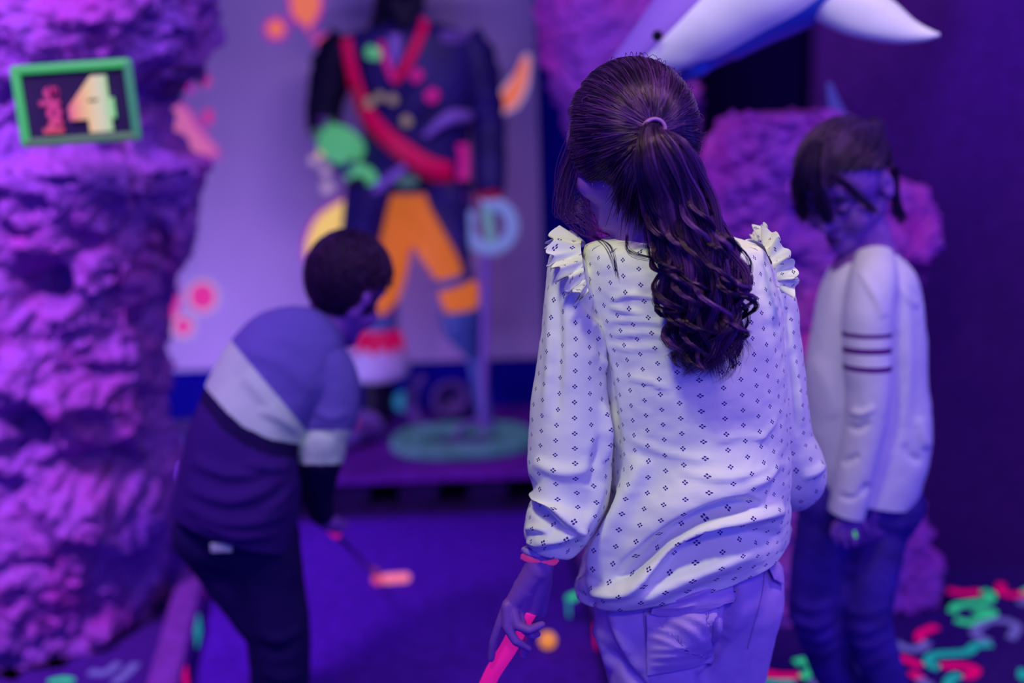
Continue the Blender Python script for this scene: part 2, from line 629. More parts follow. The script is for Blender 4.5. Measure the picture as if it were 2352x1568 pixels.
# ------------------------------------------------------------------ backdrop with paint splashes
M_screen = mat('lavender_backdrop', (0.54, 0.42, 0.80), 0.8, spec=0.1, var=0.05, vscale=2.5)
bd = empty('backdrop_banner', W(900, 850, BACK_Y) * (1, 1, 0) + (0, 0, 0.3), 'smooth lavender banner behind the pirate, splashed with orange and pink paint', 'banner')
tl = W(1224, -10, BACK_Y - 0.03)
br = W(1256, 818, BACK_Y - 0.03)
bl = W(300, 859, BACK_Y - 0.03)
xr = (tl[0] + br[0]) / 2
zb = (br[2] + bl[2]) / 2
xl = -1.75
mk('sheet', *box(((xl + xr) / 2, BACK_Y - 0.022, (zb + 2.55) / 2), (xr - xl, 0.012, 2.55 - zb), bev=0.003), M_screen, bd, smooth=False)
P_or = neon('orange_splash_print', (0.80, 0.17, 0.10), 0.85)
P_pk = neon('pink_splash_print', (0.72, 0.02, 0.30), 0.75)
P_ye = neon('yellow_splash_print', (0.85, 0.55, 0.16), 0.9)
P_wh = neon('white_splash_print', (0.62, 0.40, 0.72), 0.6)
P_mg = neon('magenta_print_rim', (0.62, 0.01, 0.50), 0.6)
YS = BACK_Y - 0.0295


def blot(name, pts, m, rim=None, k=5):
    pts = np.array(pts, float)
    c = pts.mean(0)
    P = crom(np.vstack((pts, pts[:1])), k * len(pts) + 1)[:-1]
    if rim is not None:
        mk(name + '_rim', *slab([W(*(c + (q - c) * 1 + norm(q - c) * 9), YS + 0.001) for q in P], (0, -1, 0), 0.0008), rim, bd, smooth=False)
    mk(name, *slab([W(x, y, YS) for x, y in P], (0, -1, 0), 0.001), m, bd, smooth=False)


def circ(x, y, r, n=10, sq=1.0):
    return [(x + r * math.cos(2 * math.pi * i / n), y + r * sq * math.sin(2 * math.pi * i / n)) for i in range(n)]


blot('splash', [(667, -8), (672, 30), (688, 50), (704, 58), (710, 80), (714, 58), (726, 40), (735, 15), (733, -10), (700, -25)], P_or, P_mg)
blot('splash', circ(634, 66, 20), P_or, P_mg)
blot('splash', circ(740, 93, 14, sq=0.6), P_or, P_mg)
blot('splash', circ(465, 681, 30, sq=1.05), P_pk, P_wh)
blot('splash', circ(421, 749, 20), P_pk, P_wh)
blot('splash', [(380, 740), (384, 690), (396, 655), (410, 660), (414, 690), (402, 730)], P_pk)
blot('splash', [(1186, 240), (1206, 195), (1214, 140), (1200, 136), (1180, 180), (1140, 232), (1136, 250), (1152, 256)], P_or, P_wh)
blot('splash', [(735, 200), (718, 215), (716, 235), (722, 250), (745, 250)], P_or, P_mg)
blot('splash', circ(722, 368, 12), P_wh)
blot('splash', circ(738, 352, 9), P_ye)
blot('splash', circ(748, 392, 12), P_wh)
blot('splash', circ(752, 430, 14), P_wh)
blot('splash', [(800, 455), (770, 470), (730, 500), (706, 550), (704, 590), (716, 600), (745, 575), (800, 570)], P_ye, P_mg)
blot('splash', [(366, 246), (378, 300), (402, 338), (450, 354), (500, 354), (490, 334), (464, 304), (447, 282), (432, 256), (400, 238)], neon('rose_splash_print', (0.72, 0.16, 0.46), 0.7), P_mg)
blot('splash', circ(478, 268, 11, sq=1.6), P_pk)
blot('splash', circ(470, 185, 13), P_pk)
blot('splash', circ(436, 203, 10), P_mg)
blot('splash', circ(466, 125, 9, sq=2), P_pk)

# ------------------------------------------------------------------ rocks
def rock_mat(name, c1, c2, c3):
    m = bpy.data.materials.new(name)
    nt, p = sockets(m)
    L = nt.links.new
    tc = nt.nodes.new('ShaderNodeTexCoord')
    n1 = nt.nodes.new('ShaderNodeTexNoise')
    n1.inputs['Scale'].default_value = 3.2
    n1.inputs['Detail'].default_value = 6
    n1.inputs['Roughness'].default_value = 0.65
    r = nt.nodes.new('ShaderNodeValToRGB')
    e = r.color_ramp.elements
    e[0].position, e[1].position = 0.36, 0.66
    e[0].color, e[1].color = (*c1, 1), (*c2, 1)
    mid = e.new(0.5)
    mid.color = (*c3, 1)
    n2 = nt.nodes.new('ShaderNodeTexNoise')
    n2.inputs['Scale'].default_value = 46
    n2.inputs['Detail'].default_value = 6
    b = nt.nodes.new('ShaderNodeBump')
    b.inputs['Strength'].default_value = 1.0
    b.inputs['Distance'].default_value = 0.03
    L(tc.outputs['Object'], n1.inputs['Vector'])
    L(tc.outputs['Object'], n2.inputs['Vector'])
    L(n1.outputs['Fac'], r.inputs['Fac'])
    L(r.outputs['Color'], p.inputs['Base Color'])
    L(n2.outputs['Fac'], b.inputs['Height'])
    L(b.outputs['Normal'], p.inputs['Normal'])
    p.inputs['Roughness'].default_value = 0.55
    p.inputs['Specular IOR Level'].default_value = 0.35
    return m


M_rockL = rock_mat('violet_painted_rock', (0.20, 0.055, 0.52), (0.36, 0.035, 0.42), (0.29, 0.08, 0.52))
M_rockR = rock_mat('magenta_painted_rock', (0.38, 0.08, 0.74), (0.70, 0.04, 0.58), (0.52, 0.08, 0.70))


def rock(name, rows, n, m, mt, amp, label, pits=(), expo=2.6, seed=0, freq=3.0, low=0.0):
    V, F, uv = loft(rows, n, m, expo)
    N = orient_out(V, vnormals(V, F))
    P = V * freq
    warp = np.stack([fbm(P * 0.8 + 5 * k, 3, s=seed + 30 + k) for k in range(3)], -1)
    a = fbm(P + warp * 0.9, 5, 0.55, seed)
    rid = 1 - np.abs(fbm(P * 1.7 + warp, 4, 0.5, seed + 9)) * 2.2
    lump = fbm(P * 6.5 + warp, 3, 0.65, seed + 20)
    fine = fbm(P * 13 + warp, 3, 0.65, seed + 50)
    d = amp * (1.1 * a + 0.45 * rid + 0.55 * lump + 0.5 * fine) - amp * 0.35
    V = V + N * d[:, None]
    N = orient_out(V, vnormals(V, F))
    p = PX(V)
    view = norm(CAMLOC - V)
    front = np.clip(np.einsum('ij,ij->i', N, view) * 3 + 0.8, 0, 1)
    for (x, y, rx, ry, dep) in pits:
        q = ((p[:, 0] - x) / rx) ** 2 + ((p[:, 1] - y) / ry) ** 2
        V = V - np.array((0, -1, 0)) * (dep * np.exp(-q ** 1.5) * front)[:, None]
    V[:, 2] = np.maximum(V[:, 2], low)
    return mk(name, V, F, mt), V, F


rl_prof = [(-1430, 560), (-700, 560), (-300, 540), (-150, 530), (0, 508), (60, 500), (110, 466), (150, 458), (178, 440), (196, 350), (240, 362), (300, 380), (338, 400), (356, 488),
           (420, 478), (490, 456), (600, 436), (650, 404), (720, 388), (800, 384), (900, 382), (980, 378), (1080, 392), (1160, 392), (1230, 380), (1290, 368), (1400, 360), (1470, 355)]
ry = np.array([q[0] for q in rl_prof], float)
rx = np.array([q[1] for q in rl_prof], float)
yy = np.linspace(-1430, 1470, 96)
rowsL = [(-620, y + 30, np.interp(y, ry, rx) - 18, y, 2.86, 0.36) for y in yy]
rockL, VL, FL = rock('rock_column', rowsL, 350, 280, M_rockL, 0.055,
                     'left', pits=[(90, 660, 60, 55, 0.16), (60, 990, 55, 60, 0.12), (215, 1080, 120, 45, 0.10), (400, 190, 60, 45, 0.10), (345, 560, 40, 60, 0.06),
                                   (210, 860, 90, 22, 0.05), (180, 560, 60, 25, 0.06), (235, 350, 50, 20, 0.05), (120, 930, 100, 60, -0.05), (90, 410, 160, 50, -0.05),
                                   (330, 420, 90, 40, -0.05), (240, 1200, 160, 70, -0.06), (120, 60, 160, 70, -0.03), (300, 640, 25, 160, -0.03), (20, 1130, 60, 30, 0.05),
                                   (175, 236, 150, 100, 0.03)], seed=3, freq=3.1)
tag(rockL, 'tall craggy violet rock column carrying the hole number sign', 'rock')

rr = [(-220, 1215, 1560), (0, 1228, 1560), (70, 1232, 1580), (160, 1262, 1600), (250, 1296, 1600), (330, 1322, 1600), (430, 1345, 1580), (520, 1360, 1570), (700, 1370, 1560), (1000, 1370, 1560), (1340, 1370, 1560)]
rockA, _, _ = rock('rock_column', [(a, y, b, y - 6, 3.62, 0.22) for y, a, b in rr], 170, 150, M_rockR, 0.05, 'b', seed=41, freq=3.4)
tag(rockA, 'pink and violet rock pillar right of the banner, behind the ponytailed girl', 'rock')
rr = [(265, 1700, 1900), (285, 1680, 1930), (340, 1640, 1960), (400, 1612, 2010), (455, 1600, 2105), (500, 1590, 2128), (560, 1590, 2130), (620, 1590, 2105), (700, 1590, 2085), (850, 1560, 2075), (1000, 1540, 2075), (1130, 1520, 2085), (1200, 1500, 2110), (1290, 1480, 2140), (1370, 1470, 2160), (1440, 1460, 2175)]
rockB, VB, FB = rock('rock_mound', [(a, y, b, y - 10, 2.79, 0.135) for y, a, b in rr], 200, 200, M_rockR, 0.042, 'c',
                     pits=[(1700, 640, 70, 60, 0.06), (2090, 640, 40, 30, 0.08), (1780, 690, 60, 40, 0.06)], seed=77, freq=3.8)
tag(rockB, 'magenta rock mound behind the girl with striped sleeves', 'rock')

# ------------------------------------------------------------------ hole sign hung on the rock
YSG = 2.36
bvhL = BVHTree.FromPolygons(VL.tolist(), FL)
TL, TR, BR, BL = [W(x, y, YSG) for x, y in ((36, 160), (293, 145), (314, 310), (58, 330))]
ex = norm(((TR - TL) + (BR - BL)) / 2)
ey = ((TL - BL) + (TR - BR)) / 2
ey = norm(ey - ex * (ey @ ex))
en = np.cross(ex, ey)
cs = (TL + TR + BR + BL) / 4
sw = (np.linalg.norm(TR - TL) + np.linalg.norm(BR - BL)) / 2
sh = (np.linalg.norm(TL - BL) + np.linalg.norm(TR - BR)) / 2
SX = np.array((ex, ey, en))
sign = empty('hole_sign', cs, 'green framed black sign with a vertical word and a big gradient 4', 'sign')
M_signb = mat('sign_black', (0.006, 0.002, 0.035), 0.6)
mk('board', *box(cs - en * 0.012, (sw, sh, 0.012), SX), M_signb, sign, smooth=False)
g1 = neon('bright_green_tube', (0.07, 0.55, 0.17), 0.62, 0.2)
g2 = neon('dull_green_tube', (0.05, 0.26, 0.16), 0.6)
g3 = neon('olive_green_tube', (0.06, 0.17, 0.09), 0.6)
c4 = [cs + ex * sw * a + ey * sh * b for a, b in ((-.5, .5), (.5, .5), (.5, -.5), (-.5, -.5))]
for i, mm in enumerate((g1, g2, g3, g1)):
    mk('frame_bar', *capsule(c4[i], c4[(i + 1) % 4], 0.0092, 0.0092), mm, sign)


def place2d(VF, at, right, up, out):
    V, F = VF
    return at + V[:, :1] * right + V[:, 1:2] * up + V[:, 2:3] * out, F


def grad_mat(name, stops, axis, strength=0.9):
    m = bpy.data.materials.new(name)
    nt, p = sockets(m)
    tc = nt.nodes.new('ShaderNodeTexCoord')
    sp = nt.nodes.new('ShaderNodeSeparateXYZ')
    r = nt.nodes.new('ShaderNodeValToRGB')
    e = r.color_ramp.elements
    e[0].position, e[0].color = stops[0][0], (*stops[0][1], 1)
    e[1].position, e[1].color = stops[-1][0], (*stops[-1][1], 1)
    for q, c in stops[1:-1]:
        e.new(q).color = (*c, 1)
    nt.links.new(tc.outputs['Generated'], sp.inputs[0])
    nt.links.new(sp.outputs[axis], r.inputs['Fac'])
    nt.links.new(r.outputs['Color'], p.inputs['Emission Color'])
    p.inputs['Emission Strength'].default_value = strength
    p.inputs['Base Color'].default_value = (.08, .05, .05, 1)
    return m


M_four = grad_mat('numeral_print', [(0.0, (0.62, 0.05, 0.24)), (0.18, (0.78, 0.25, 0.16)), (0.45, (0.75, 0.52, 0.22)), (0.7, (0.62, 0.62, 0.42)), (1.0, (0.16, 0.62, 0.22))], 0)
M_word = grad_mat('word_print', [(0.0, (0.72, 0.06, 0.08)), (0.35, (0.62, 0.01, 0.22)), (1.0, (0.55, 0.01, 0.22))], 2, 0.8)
V4, F4 = text_mesh('4', 0.118, 0.004, 0.014, 0.001)
V4[:, :2] -= (V4[:, :2].max(0) + V4[:, :2].min(0)) / 2
V4[:, 0] *= 1.1
mk('numeral', *place2d((V4, F4), cs + ex * sw * 0.13 - ey * sh * 0.03, ex, ey, en), M_four, sign, smooth=False)
Vw, Fw = text_mesh('hole', 0.052, 0.003, 0.0024)
Vw[:, :2] -= (Vw[:, :2].max(0) + Vw[:, :2].min(0)) / 2
mk('lettering', *place2d((Vw, Fw), cs - ex * sw * 0.235 - ey * sh * 0.07, ey, -ex, en), M_word, sign, smooth=False)
hit = bvhL.ray_cast(Vector(cs), Vector((0, 1, 0)))
dd = hit[3] if hit[0] is not None else 0.1
print('sign to rock', dd)
for a in (-0.32, 0.32):
    q = cs + ex * sw * a - en * 0.018
    h = bvhL.ray_cast(Vector(q), Vector(-en))
    L = (h[3] if h[0] is not None else 0.1) + 0.01
    mk('bracket', *capsule(q, q - en * L, 0.008, 0.008, 8, 3), M_black, sign)

# ------------------------------------------------------------------ shark hanging under the ceiling
YK = 2.28
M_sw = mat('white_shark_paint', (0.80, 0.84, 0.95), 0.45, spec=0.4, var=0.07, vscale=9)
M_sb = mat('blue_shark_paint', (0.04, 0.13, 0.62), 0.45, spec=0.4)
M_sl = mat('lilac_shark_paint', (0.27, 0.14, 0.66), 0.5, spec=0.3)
rs = [(1392, 262, 1402, 276, YK - .02, 0.010), (1384, 214, 1440, 262, YK - .02, 0.035), (1392, 158, 1560, 195, YK, 0.07), (1440, 88, 1650, 157, YK, 0.10), (1500, 0, 1760, 105, YK, 0.125), (1575, -110, 1880, 50, YK, 0.14),
      (1690, -260, 2010, -60, YK, 0.135), (1830, -410, 2110, -230, YK, 0.10), (1960, -540, 2180, -420, YK, 0.06), (2080, -660, 2230, -600, YK, 0.03), (2170, -730, 2200, -715, YK, 0.012)]
Vs, Fs, _ = loft(rs, 110, 64, 2.0)
shark = empty('shark_model', W(1700, 30, YK), 'pale blue and white shark model hung above the right rocks, fin spread', 'shark model')
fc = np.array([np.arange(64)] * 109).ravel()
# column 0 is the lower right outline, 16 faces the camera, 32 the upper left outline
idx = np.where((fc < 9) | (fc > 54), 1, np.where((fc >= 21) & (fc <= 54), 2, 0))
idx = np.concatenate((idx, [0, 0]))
Ns = orient_out(Vs, vnormals(Vs, Fs))
Vs = crease(Vs, Ns, [([(1545, 188), (1590, 165), (1640, 152), (1690, 140)], -0.02, 10, 10), ([(1570, 182), (1600, 168), (1630, 160)], 0.012, 10, 9)])
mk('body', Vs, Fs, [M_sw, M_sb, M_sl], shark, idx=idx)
mk('eye', *ball(W(1510, 82, YK - 0.105), (0.010, 0.008, 0.010)), M_black, shark)


def fin(name, top, bot, Y, th, m, dy=0.0):
    n = 22
    T = crom(np.array(top, float), n)
    Bm = crom(np.array(bot, float), n)
    rows = []
    V = []
    for i in range(n):
        a, b = W(*T[i], Y + dy * i / n), W(*Bm[i], Y + dy * i / n)
        c, h = (a + b) / 2, (b - a) / 2
        k = th * (1 - i / (n - 1)) ** 0.6 + 0.002
        for j in range(14):
            q = 2 * math.pi * j / 14
            V.append(c + h * math.cos(q) + np.array((0, -k, 0)) * math.sin(q))
    return mk(name, np.array(V), grid_faces(n, 14), m, shark)


fin('pectoral_fin', [(1860, -60), (1960, -40), (2040, -8), (2100, 45), (2135, 66), (2158, 76)], [(1850, 30), (1900, 62), (1960, 85), (2050, 100), (2115, 97), (2158, 84)], YK - 0.06, 0.03, M_sw, -0.05)
fin('dorsal_fin', [(1560, -190), (1520, -240), (1470, -290), (1440, -330)], [(1700, -260), (1620, -320), (1530, -350), (1445, -345)], YK + 0.05, 0.02, M_sl)
fin('tail_fin', [(2120, -720), (2090, -800), (2100, -880)], [(2240, -640), (2180, -780), (2110, -885)], YK, 0.015, M_sl)
for x, y in ((1620, -100), (1980, -420)):
    a = W(x, y, YK)
    mk('cable', *tube([a, (a[0], a[1], 2.9)], 0.002, 6, 3), M_black, shark)

# slender blue seaweed blade rooted on the mound
M_weed = mat('grey_blue_seaweed', (0.11, 0.13, 0.42), 0.5)
wp = [W(x, y, 2.70) for x, y in ((1958, 360), (1940, 290), (1918, 245), (1904, 190))]
tag(mk('seaweed_blade', *tube(wp, [0.014, 0.016, 0.017, 0.006], 12, 24, flat=0.35), M_weed), 'slender grey blue seaweed blade rising from the magenta rock mound', 'seaweed')

# ------------------------------------------------------------------ pallet stage
ZS = 0.135
M_deck = mat('deck_board', (0.17, 0.02, 0.42), 0.9, spec=0.1, var=0.2, vscale=18)
M_pallet = mat('dark_pallet_wood', (0.02, 0.006, 0.07), 0.9, spec=0.1, var=0.3, vscale=14)
yf = G(1000, 1092, ZS)[1]
yb = BACK_Y - 0.012
xs0, xs1 = -1.30, 0.20
stage = empty('pallet_stage', ((xs0 + xs1) / 2, (yf + yb) / 2, 0), 'low purple stage on dark pallets under the pirate', 'stage')
mk('deck', *box(((xs0 + xs1) / 2, (yf + yb) / 2, ZS - 0.011), (xs1 - xs0, yb - yf, 0.022), bev=0.004), M_deck, stage, smooth=False)
nb = 7
for i in range(nb):
    x = xs0 + 0.07 + (xs1 - xs0 - 0.14) * i / (nb - 1)
    for y in (yf + 0.07, (yf + yb) / 2, yb - 0.07):
        mk('pallet_block', *box((x, y, 0.067), (0.13, 0.10, 0.09), bev=0.003), M_pallet, stage, smooth=False)
for y in (yf + 0.07, (yf + yb) / 2, yb - 0.07):
    mk('runner_board', *box(((xs0 + xs1) / 2, y, 0.011), (xs1 - xs0, 0.10, 0.022), bev=0.003), M_pallet, stage, smooth=False)

# ------------------------------------------------------------------ pirate statue
YP = 3.93
FZ = ZS


def S(x, y, dy=0.0):
    return W(x, y, YP + dy)


M_coat = mat('dark_coat_paint', (0.022, 0.012, 0.15), 0.55, spec=0.3, var=0.25, vscale=9)
M_coatk = mat('black_coat_paint', (0.006, 0.003, 0.03), 0.6, spec=0.2)
M_sash = neon('red_sash_paint', (0.55, 0.0, 0.10), 0.55)
M_sash2 = neon('dark_red_paint', (0.30, 0.0, 0.05), 0.45)
M_orange = neon('orange_breeches_paint', (0.72, 0.16, 0.025), 0.62, 0.5)
M_green = neon('green_cuff_paint', (0.10, 0.50, 0.22), 0.62, 0.5)
M_gdull = neon('grey_green_paint', (0.07, 0.16, 0.15), 0.5, 0.6)
M_pbl = neon('pale_blue_paint', (0.22, 0.30, 0.66), 0.45, 0.8)
M_lav = mat('lavender_metal_paint', (0.30, 0.17, 0.66), 0.4)
M_teal = mat('teal_grey_paint', (0.07, 0.14, 0.42), 0.5)
M_pskin = mat('statue_skin_paint', (0.16, 0.06, 0.36), 0.6, var=0.2, vscale=14)
M_tan = neon('tan_paint', (0.28, 0.20, 0.16), 0.5, 0.8)
M_pink = neon('pink_muzzle_paint', (0.55, 0.01, 0.28), 0.6)
M_pw = mat('white_boot_paint', (0.55, 0.52, 0.86), 0.6)

pir = empty('pirate_statue', (S(960, 1010)[0], YP, FZ), 'life size pirate statue with red sash, orange breeches, green hook and peg leg', 'statue')
# one continuous body under the costume
pr = [ball(S(932, -62), (0.085, 0.10, 0.12)), capsule(S(932, -10), S(930, 70), 0.06, 0.07), capsule(S(820, 120), S(1045, 115), 0.07, 0.07),
      capsule(S(930, 140), S(930, 300), 0.13, 0.12), capsule(S(900, 400), S(970, 400), 0.11, 0.11),
      capsule(S(775, 130), S(742, 285), 0.055, 0.045), capsule(S(742, 285, -.03), S(800, 378, -.09), 0.042, 0.035),
      capsule(S(1085, 125), S(1120, 280), 0.055, 0.045), capsule(S(1120, 280), S(1125, 440, -.08), 0.042, 0.034),
      capsule(S(915, 440), S(895, 650), 0.05, 0.04), capsule(S(895, 650), S(872, 980), 0.04, 0.04), capsule(S(872, 985), S(830, 985, -.1), 0.045, 0.04),
      capsule(S(975, 450), S(1040, 660), 0.05, 0.04), capsule(S(1045, 660), S(1075, 760), 0.04, 0.03),
      capsule(S(1121, 452, -.085), S(1125, 492, -.09), 0.036, 0.034)]
for k in range(4):
    pr.append(capsule(S(1110 + 9 * k, 488, -.10), S(1112 + 8 * k, 530, -.115), 0.011, 0.010))
V, F = blob(pr, 0.016, 6)
mk('body', V, F, M_pskin, pir)
# head dressing: hat brim, beard
hc = S(930, -30)
Vh = []
for i, (r, z) in enumerate(((0.10, 0.05), (0.20, 0.015), (0.215, 0.035), (0.20, 0.035), (0.12, 0.075), (0.115, 0.17), (0.07, 0.20), (0.01, 0.205))):
    for j in range(40):
        a = 2 * math.pi * j / 40
        wob = 0.03 * math.cos(2 * a) * (r > 0.15)
        Vh.append((hc[0] + r * 1.02 * math.cos(a), hc[1] + r * 0.9 * math.sin(a), hc[2] + z + wob))
mk('hat', np.array(Vh), grid_faces(8, 40), M_coatk, pir)
mk('beard', *blob([capsule(S(905, 5, -.07), S(925, 60, -.10), 0.04, 0.02), capsule(S(950, 5, -.07), S(930, 62, -.10), 0.04, 0.02), capsule(S(900, -20, -.05), S(870, 60, -.03), 0.03, 0.035), capsule(S(880, 0, 0), S(868, 70, 0.0), 0.03, 0.03)], 0.010, 4), M_coatk, pir)
# coat
coat = loft([(862, 58, 1000, 52, YP, 0.075), (800, 78, 1060, 70, YP, 0.11), (768, 112, 1094, 105, YP, 0.125), (806, 180, 1092, 175, YP, 0.135), (832, 260, 1084, 255, YP, 0.135), (834, 340, 1076, 335, YP, 0.13), (818, 400, 1078, 398, YP, 0.13), (795, 440, 1082, 436, YP, 0.13)], 60, 48, 2.4)
V, F = coat[0], coat[1]
N = orient_out(V, vnormals(V, F))
V = V + N * (0.006 * fbm(V * (9, 9, 5), 3, s=4))[:, None]
mk('coat', V, F, M_coat, pir)
bvhC = BVHTree.FromPolygons(V.tolist(), [f for f in F])


def onC(x, y, off=0.008, dflt=-0.13):
    r = ray(x, y)
    h = bvhC.ray_cast(Vector(CAMLOC), Vector(r).normalized())
    if h[0] is None:
        return S(x, y, dflt)
    return np.array(h[0]) - norm(r) * off


def sheet(name, rows, m, th, parent, n=20, bow=0.05):
    """hanging cloth panel: rows of left pixel, right pixel, dy; bowed outwards"""
    K = crom(np.array(rows, float), n)
    V0, k = [], 9
    for r in K:
        for j in range(k):
            f = j / (k - 1)
            V0.append(W(r[0] + (r[2] - r[0]) * f, r[1] + (r[3] - r[1]) * f, YP + r[4] - bow * math.sin(math.pi * f)))
    V0 = np.array(V0)
    n_ = len(V0)
    V = np.concatenate((V0, V0 + np.array((0, th, 0))))
    F = []
    for i in range(n - 1):
        for j in range(k - 1):
            a = i * k + j
            F.append((a, a + 1, a + k + 1, a + k))
            F.append((n_ + a, n_ + a + k, n_ + a + k + 1, n_ + a + 1))
    rim = [i for i in range(k)] + [i * k + k - 1 for i in range(1, n)] + [(n - 1) * k + j for j in range(k - 2, -1, -1)] + [i * k for i in range(n - 2, 0, -1)]
    for i in range(len(rim)):
        a, b = rim[i], rim[(i + 1) % len(rim)]
        F.append((b, a, n_ + a, n_ + b))
    return mk(name, V, F, m, parent)


sheet('coat_tail', [(795, 425, 905, 425, -.11), (788, 480, 890, 480, -.12), (782, 560, 872, 560, -.12), (780, 640, 862, 635, -.12)], M_coat, 0.012, pir)
sheet('coat_tail', [(972, 420, 1084, 420, -.11), (985, 470, 1082, 465, -.12), (1018, 530, 1082, 525, -.12), (1050, 590, 1080, 590, -.12), (1062, 628, 1078, 626, -.12)], M_coat, 0.012, pir)
for nm, a, mm in (('coat_sleeve', [(800, 92, .0), (768, 140, 0), (752, 210, 0), (742, 270, 0), (750, 305, -.02)], M_coatk), ('coat_sleeve', [(1062, 85, 0), (1092, 140, 0), (1108, 210, 0), (1122, 290, 0), (1124, 370, -.05), (1124, 440, -.08)], M_coat)):
    P = [S(*q) for q in a]
    V, F = tube(P, [0.065, 0.072, 0.066, 0.058, 0.056, 0.054][:len(P)], 20, 50)
    N = orient_out(V, vnormals(V, F))
    V = V + N * (0.009 * np.sin(V[:, 2] * 95 + V[:, 0] * 40) * fbm(V * 12, 2, s=8))[:, None]
    mk(nm, V, F, mm, pir)
# epaulet fringe on the right shoulder of the picture
for k in range(7):
    x = 1016 + 10 * k
    mk('epaulet_tassel', *capsule(onC(x, 72, .004), onC(x + 3, 98, .012), 0.006, 0.004, 8, 3), M_lav, pir)


def cband(name, pts, wid, m, off=0.01, th=0.008):
    P = [onC(x, y, off) for x, y in crom(np.array(pts, float), len(pts) * 4)]
    w = np.interp(np.linspace(0, 1, len(P)), np.linspace(0, 1, len(wid)), wid) if not np.isscalar(wid) else wid
    return mk(name, *ribbon(P, w, th, (0, -1, 0), n=len(P) * 2), m, pir)


cband('sash', [(797, 90), (806, 140), (822, 200), (846, 256), (886, 305), (935, 345), (985, 376), (1034, 388)], [0.030, 0.032, 0.035, 0.04, 0.05, 0.052, 0.045], M_sash, 0.024)
cband('sash', [(790, 96), (800, 150), (815, 210), (842, 275), (890, 330), (945, 372), (1000, 402), (1038, 412)], [0.02, 0.022, 0.03, 0.035, 0.038, 0.045, 0.05], M_sash2, 0.014)
cband('lapel', [(978, 45), (966, 80), (948, 120), (930, 155), (908, 188)], [0.028, 0.03, 0.034, 0.03, 0.02], M_sash, 0.012)
cband('lapel', [(876, 96), (884, 130), (895, 160), (906, 188)], [0.018, 0.02, 0.024, 0.02], M_pink, 0.012)
cband('shirt_front', [(906, 80), (907, 115), (907, 150)], [0.04, 0.042, 0.02], M_lav, 0.008)
cband('hanging_sash', [(1062, 330), (1064, 390), (1060, 440), (1054, 480)], [0.04, 0.04, 0.036, 0.03], M_pink, 0.012)


def pistol(a, b, grip, r, mcap, mend):
    p = mk('pistol', *capsule(onC(*a, .028), onC(*b, .028), r, r * 1.1), M_coat, pir)
    if mcap:
        mk('muzzle', *capsule(onC(a[0], a[1], .03), onC(a[0] + (b[0] - a[0]) * .06, a[1] + (b[1] - a[1]) * .06, .03), r * 1.7, r * 1.7), mcap, p)
    if mend:
        mk('butt_cap', *ball(onC(b[0], b[1], .034), r * 1.5), mend, p)


pistol((852, 118), (872, 222), None, 0.011, M_green, M_tan)
pistol((958, 172), (902, 228), None, 0.012, M_pink, M_tan)
pistol((994, 218), (934, 278), None, 0.013, M_pink, M_tan)
mk('medal', *ball(onC(848, 236, .02), (0.018, 0.008, 0.018)), M_tan, pir)
mk('buckle', *ball(onC(866, 124, .02), (0.014, 0.008, 0.020)), M_green, pir)
mk('sword_hilt', *tube([onC(1076, 268, .03), onC(1040, 268, .03), (onC(1008, 285, .03)), onC(975, 315, .03)], [0.022, 0.024, 0.018, 0.010], 12), M_lav, pir)
mk('dagger', *tube([onC(932, 382, .03), onC(885, 418, .034), onC(848, 446, .034)], [0.014, 0.018, 0.016], 12, flat=0.5), M_lav, pir)
mk('belt_buckle', *ball(onC(935, 417, .012), (0.038, 0.012, 0.018)), M_gdull, pir)
mk('belt', *tube([onC(x, 424, 0.004) for x in range(800, 1081, 28)], 0.016, 10, flat=0.5), M_coatk, pir)
# hook arm
mk('cuff_ring', *tube([S(735, 318, -.03), S(775, 298, -.05)], [0.044, 0.044], 20, 6), M_gdull, pir)
V, F = tube([S(757, 318, -.05), S(785, 336, -.08), S(812, 354, -.11)], [.054, .064, .052], 28, 24)
mk('cuff', V, F, M_green, pir)
mk('wrist_band', *capsule(S(782, 375, -.08), S(802, 388, -.10), 0.036, 0.034), M_coat, pir)
mk('hook', *tube([S(794, 402, -.11), S(820, 390, -.115), (S(848, 400, -.12)), S(855, 426, -.12), S(838, 450, -.12), S(808, 460, -.12)], [0.017, 0.020, 0.020, 0.020, 0.018, 0.007], 14, 50), M_green, pir)
# sword hand
mk('cuff_band', *tube([S(1120, 442, -.08), S(1124, 462, -.085)], [0.042, 0.046], 20, 6), M_sash2, pir)
gc = S(1125, 519, -.11)
gp = [S(1125 + 52 * math.cos(a), 519 + 52 * math.sin(a), -.11) for a in np.linspace(-math.pi * 0.62, math.pi * 1.22, 26)]
mk('guard', *tube(gp, 0.023, 14, 80), M_pbl, pir)
mk('hand_grip', *capsule(S(1119, 488, -.12), S(1128, 556, -.115), 0.018, 0.016), neon('pale_green_paint', (0.16, 0.34, 0.38), 0.5, 0.8), pir)
pt = np.array((S(1104, 900, -.12)[0], YP - 0.135, FZ + 0.001))
bA = S(1117, 570, -.11)
Vb, Fb = ribbon([bA, bA * .5 + pt * .5, pt], [0.030, 0.026, 0.008], 0.006, (0, -1, 0))
mk('blade', Vb, Fb, M_lav, pir)
